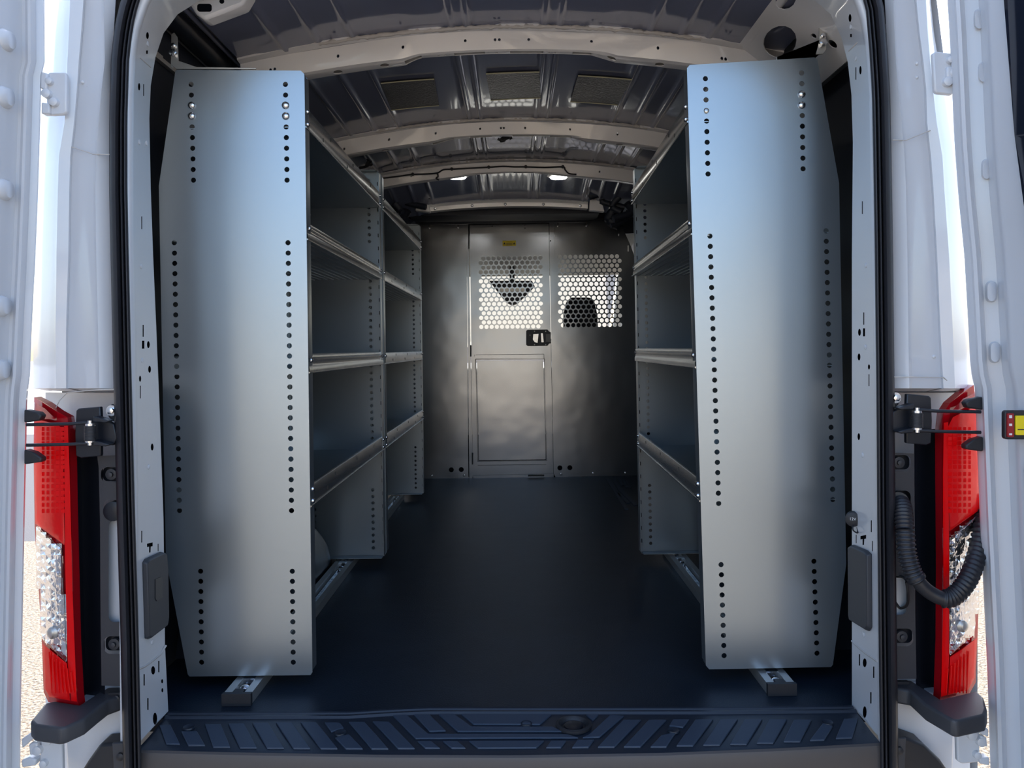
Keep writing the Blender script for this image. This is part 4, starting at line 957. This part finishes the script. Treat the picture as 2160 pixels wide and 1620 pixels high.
# ------------------------------------------------------------------ hinges (upper and lower)
# ------------------------------------------------------------------ door checks (rods, spring, bracket)
for s_ in (-1, 1):
    side = 'left' if s_ < 0 else 'right'
    mx = (lambda x: x) if s_ < 0 else (lambda x: 2124.5 - x); dy = 0 if s_ < 0 else -26 + 0
    def M(pts, dd=0): return [(mx(x) , y + (0 if s_ < 0 else -27)) for x, y in pts]
    t = thing('door_check', 'black door check with twin rods and coil spring at the %s pillar' % side, 'door check', P(*M([(190, 910)])[0], 1.6), 'door checks')
    prism_px('base_plate', M([(160, 866), (165, 862), (211, 858), (212, 880), (240, 895), (246, 925), (238, 940), (212, 935), (212, 962), (170, 966), (160, 962), (158, 915)]), 1.600, .012, GLOSSB, t, .002)
    prism_px('mounting_ear', M([(228, 862), (234, 853), (244, 852), (249, 860), (249, 882), (240, 890), (228, 880)]), 1.612, .008, PLASTIC, t, .002)
    x, y = M([(237, 866)])[0]; q = P(x, y, 1.612); MB().cyl(q, q + Vector((0, -.004, 0)), .0115, 16).cyl(q + Vector((0, -.004, 0)), q + Vector((0, -.011, 0)), .0075, 6, dome=.001).out('bolt', ZINC, t, 40)
    a, b = P(*M([(190, 893)])[0], 1.575), P(*M([(190, 933)])[0], 1.575)
    pts = []; 
    for i in range(121): 
        ang = i * 2 * math.pi / 12; c_ = a.lerp(b, .12 + .76 * i / 120); pts.append(c_ + Vector((math.cos(ang) * .0095, math.sin(ang) * .0095, 0)))
    MB().tube(pts, .0020, 6).out('coil_spring', PLASTIC, t, 60)
    MB().cyl(a, a.lerp(b, .12), .0095, 14).cyl(b.lerp(a, .12), b, .0095, 14).cyl(a + Vector((0, 0, .006)), b - Vector((0, 0, .006)), .005, 10).out('pivot_pin', ZINC, t, 40)
    for y in (895, 938):
        p0, p1, p2 = M([(56, y + 1), (150, y - 1), (190, y - 4 if y < 900 else y - 3)]); MB().tube([P(*p0, 1.565), P(*p1, 1.570), P(*p2, 1.575)], .0034, 8).out('check_rod', GLOSSB, t, 60)
    for y0_ in (878, 928):
        prism_px('pivot_arm', M([(196, y0_), (218, y0_ + 6), (230, y0_ + 10), (222, y0_ + 14), (196, y0_ + 12)]), 1.575, .024, GLOSSB, t, .002)
    for pl in ([(50, 864), (80, 870), (87, 877), (82, 888), (50, 892)], [(50, 948), (70, 954), (87, 966), (86, 975), (50, 980)]):
        prism_px('rod_stop', M(pl), 1.57, .02, PLASTIC, t, .003)

# ------------------------------------------------------------------ corrugated hose
hz = thing('cable_conduit', 'black corrugated rubber hose looping from the right pillar to the right door', 'hose', P(1905, 1060, 1.6))
path = smoothpath([P(1890, 1052, 1.655), P(1903, 1068, 1.615), P(1908, 1110, 1.585), P(1914, 1170, 1.565), P(1930, 1216, 1.555), P(1962, 1250, 1.55), P(2003, 1262, 1.545), P(2040, 1225, 1.56), P(2062, 1165, 1.60), P(2074, 1100, 1.635), P(2084, 1060, 1.67)], 26)
N = len(path)
def rr(i):
    if i / N > .42 and i / N < .56: return 0.0145
    return 0.0165 + (0.0022 if i % 4 < 2 else -0.0012)
MB().tube(path, rr, 14).out('conduit_sleeve', RUBBER, hz, 75)
i0 = int(N * .40); MB().tube(path[i0:i0 + 4], .0195, 14).out('conduit_collar', RUBBER, hz, 60)
MB().cyl(P(1890, 1052, 1.675), P(1896, 1058, 1.625), .020, 16).out('conduit_boot', PLASTIC, hz, 40)
MB().tube(smoothpath([P(1890, 1216, 1.66), P(1910, 1222, 1.63), P(1915, 1270, 1.64), P(1900, 1283, 1.66), P(1888, 1270, 1.66)], 6), .003, 6).out('thin_lead', PLASTIC, hz, 60)

# ------------------------------------------------------------------ rear doors, standing open
def rear_door(n, side, EDG, offs, tabs_label):
    d_ = struct(n, P(interp(EDG, 1500), 1500, 1.55), tabs_label)
    rows = []
    for py in range(-560, 1900, 30):
        e = interp(EDG, py); r = []
        for dx, Y in offs: r.append(P(e + side * dx, py, Y))
        lx = r[-1]
        r.append(Vector((lx.x + side * .004, 1.20, lx.z))); r.append(Vector((lx.x + side * .006, 0.92, lx.z)))
        ox = abs(r[0].x)
        r += [Vector((side * (abs(lx.x) + .05), .92, lx.z)), Vector((side * (ox + .075), 1.5, lx.z)), Vector((side * (ox + .045), 1.60, lx.z))]
        rows.append(r)
    MB().grid(rows, closed=True).out('door_shell', PAINT, d_, 32)
    return d_
ED_L = [(-560, 104), (0, 94), (140, 95), (160, 88), (300, 84), (420, 80), (540, 75), (700, 67), (800, 63), (830, 58), (1100, 52), (1400, 46), (1500, 44), (1900, 40)]
dl_ = rear_door('door_1', -1, ED_L, [(0, 1.600), (3, 1.588), (18, 1.580), (22, 1.566), (30, 1.556), (36, 1.556), (41, 1.566), (48, 1.566)], None)
ED_R = [(-560, 1976), (0, 1998), (60, 2002), (300, 2013), (420, 2022), (540, 2034), (700, 2043), (780, 2047), (820, 2056), (1000, 2063), (1100, 2067), (1400, 2082), (1620, 2089), (1900, 2098)]
dr_ = rear_door('door_2', 1, ED_R, [(0, 1.600), (3, 1.588), (14, 1.575), (18, 1.556), (26, 1.550), (32, 1.556), (36, 1.572), (66, 1.560), (78, 1.53), (84, 1.505), (92, 1.495), (98, 1.490)], None)
def bump_(d_, x, y, w_, h_, Y, dpt):
    a = [P(px, py, Y) for px, py in rrect(x - w_ / 2, y - h_ / 2, x + w_ / 2, y + h_ / 2, w_ * .45)]
    b = [P(x + (px - x) * .6, y + (py - y) * .8, Y - dpt) for px, py in rrect(x - w_ / 2, y - h_ / 2, x + w_ / 2, y + h_ / 2, w_ * .45)]
    o = MB().prism(b, a).out('pressed_boss', PAINT, d_, 60)
for y, x in ((85, 25), (205, 21), (400, 17), (645, 8), (780, 4)):
    lx = P(interp(ED_L, y) - 48, y, 1.566).x + .002; Yc = lx * F / (x - CX - 0.0) ; zc = P(x, y, Yc).z; hh = 23 / F * Yc
    a = [Vector((lx - .004, Yc + dy_, zc + dz_)) for dy_, dz_ in rrect(-.024, -hh, .024, hh, .02)]
    b = [Vector((lx + .008, Yc + dy_ * .6, zc + dz_ * .75)) for dy_, dz_ in rrect(-.024, -hh, .024, hh, .02)]
    MB().prism(b, a).out('pressed_boss', PAINT, dl_, 60)
for y, x in ((40, 2066), (152, 2075), (357, 2082), (615, 2092), (743, 2099)): bump_(dr_, x, y, 30, 50, 1.575, .022)
def hinge(dd, poly, Y, bolts, extra):
    t = prism_px('hinge', poly, Y, .012, PAINT, dd, .003)
    for x, y, r in bolts:
        q = P(x, y, Y); MB().cyl(q, q + Vector((0, -.009, 0)), r, 18, r * .93, dome=.002).out('bolt', PAINT, t, 50)
    for e in extra: prism_px('hinge_arm', e, Y - .008, .02, PAINT, t, .003)
hinge(dl_, [(96, 158), (104, 152), (137, 152), (140, 158), (140, 236), (134, 241), (106, 243), (98, 238)], 1.60, [(107, 173, .0075), (101, 199, .010), (117, 217, .009)], [[(86, 215), (104, 218), (104, 240), (86, 240)], [(84, 150), (100, 154), (98, 190), (84, 186)]])
hinge(dr_, [(1968, 112), (1975, 108), (2010, 112), (2010, 200), (1976, 196), (1972, 190)], 1.60, [(2002, 128, .0075), (1996, 174, .010), (2008, 155, .009)], [[(1998, 140), (2014, 140), (2014, 165), (1998, 165)]])
hinge(dl_, [(88, 1545), (126, 1545), (130, 1560), (132, 1640), (80, 1640)], 1.60, [(102, 1560, .010), (82, 1580, .010), (95, 1608, .008)],
      [[(44, 1560), (66, 1545), (86, 1538), (84, 1552), (66, 1562), (46, 1580)], [(44, 1604), (60, 1598), (76, 1602), (74, 1616), (46, 1620)], [(60, 1570), (78, 1566), (80, 1592), (62, 1594)]])
hinge(dr_, [(2018, 1532), (2026, 1528), (2066, 1526), (2068, 1608), (2030, 1612), (2020, 1606)], 1.60, [(2047, 1548, .010), (2066, 1562, .010), (2058, 1590, .008)],
      [[(2064, 1530), (2086, 1538), (2086, 1556), (2066, 1548)], [(2066, 1600), (2088, 1598), (2088, 1616), (2068, 1612)], [(2068, 1552), (2082, 1556), (2084, 1576), (2068, 1576)]])

# dark inner trim, window glass and lock on the right door
def pxs(px, py, Y): return P(px, py, Y)
xw = P(2117, 1200, 1.470).x
a = [P(x, y, 1.470) for x, y in ((2117, 985), (2122, 972), (2170, 968), (2170, 1900), (2134, 1900))]
b_ = [Vector((v.x - .006, v.y, v.z)) for v in a]
pts = [(1.478, .975 - .02), (1.47, .975 - .0), (1.45, .975 + .012), (.98, .975 + .012), (.98, .0), (1.45, -.9)]
def dxz(py, Y, off=0): # inner skin position of the right door at a height
    e = interp(ED_R, py); q = P(e + 98, py, 1.49); return Vector((q.x - off + .0, Y, q.z))
tr = [dxz(1900, 1.468, .006), dxz(1500, 1.474, .006), dxz(1100, 1.482, .006), dxz(990, 1.482, .006), dxz(972, 1.472, .006), dxz(968, 1.455, .006), dxz(968, 1.0, .008), dxz(1900, 1.0, .008)]
MB().prism(tr, [v + Vector((.012, 0, 0)) for v in tr]).out('trim_panel', GLOSSB, dr_)
tr = [dxz(-540, 1.450, .006), dxz(0, 1.452, .006), dxz(300, 1.440, .006), dxz(480, 1.428, .006), dxz(560, 1.405, .006), dxz(575, 1.36, .006), dxz(575, 1.0, .008), dxz(-540, 1.0, .008)]
MB().prism(tr, [v + Vector((.012, 0, 0)) for v in tr]).out('window_pane', DGLASS, dr_)
lk = thing('door_lock', 'black lock plate with red and yellow parts on the right rear door edge', 'lock', P(2122, 925, 1.465))
yk = 1.462
prism_px('lock_plate', rrect(2120, 866, 2178, 927, 6), yk, .012, PLASTIC, lk, .002)
prism_px('red_slide', rrect(2125, 872, 2139, 922, 2), yk - .003, .006, LOCKR, lk)
prism_px('yellow_slide', rrect(2144, 877, 2176, 918, 2), yk - .006, .006, YELLOW, lk, .001)
prism_px('groove', [(2147, 905), (2176, 905), (2176, 907), (2147, 907)], yk - .0065, .001, INKM, lk)
for y, h_ in ((879, 6), (896, 5), (916, 4)): prism_px('printed_mark', [(2129, y - h_ / 2), (2135, y - h_ / 2), (2135, y + h_ / 2), (2129, y + h_ / 2)], yk - .0035, .001, WHITEI, lk)

# ------------------------------------------------------------------ cab beyond the partition
hd = c_ceiling
MB().grid([[Vector((x, y, z)) for x in (-.9, -.4, 0, .4, .9)] for y, z in ((5.14, 1.74), (5.8, 1.62), (6.25, 1.475), (6.28, 1.44))]).out('headliner', HEADL, hd, 40)
a = [P(*v, 6.12) for v in ((1032, 592), (1122, 592), (1128, 604), (1092, 640), (1080, 644), (1066, 636))]
mr = thing('mirror_housing', 'dark wedge-shaped mirror and sensor housing at the windscreen top', 'mirror', P(1078, 592, 6.12))
MB().prism(a, [v + Vector((0, .10, 0)) for v in a]).box(-.03, .01, 6.15, 6.19, 1.38, 1.51).out('housing', DASH, mr)
prism_px('mirror_face', [(1050, 606), (1108, 606), (1106, 616), (1052, 616)], 6.10, .015, ALU, mr, .003)
pk = Vector((0, 0, 0))
for s_ in (-1, 1):
    side = 'left' if s_ < 0 else 'right'
    if s_ > 0:
        st = thing('cab_seat', 'black cab seat with headrest seen through the right perforated window', 'seat', (.48, 5.5, 0))
        hr = prism_px('headrest', [(1189, 720), (1190, 660), (1196, 634), (1206, 627), (1246, 627), (1254, 634), (1261, 665), (1263, 720)], 5.45, .10, FABRIC, st, .02)
        o = MB().box(.24, .74, 5.42, 5.58, .35, .92).out('backrest', FABRIC, st); bevel(o, .04, 3)
        o = MB().box(.24, .74, 5.45, 5.98, .12, .34).out('cushion', FABRIC, st); bevel(o, .03, 3)
ds = thing('dashboard', 'dashboard, paled for sun glare, below the windscreen', 'dashboard', (0, 6.6, 0))
o = MB().box(-.95, .95, 6.2, 7.05, 0.0, .70).out('dash_top', DASHT, ds); bevel(o, .05, 3)
wn = struct('window_1', (0, 6.7, 1.1))
MB().grid([[Vector((x, y, z)) for x in (-.85, -.4, 0, .4, .85)] for y, z in ((6.30, 1.47), (6.9, 1.02), (7.2, .72))]).out('windscreen_glass', GLASS, wn)
for sx in (-1, 1): MB().tube([(sx * .90, 6.28, 1.5), (sx * .93, 6.9, 1.05), (sx * .95, 7.25, .70)], .045, 10).out('windscreen_pillar', HEADL, wn, 60)
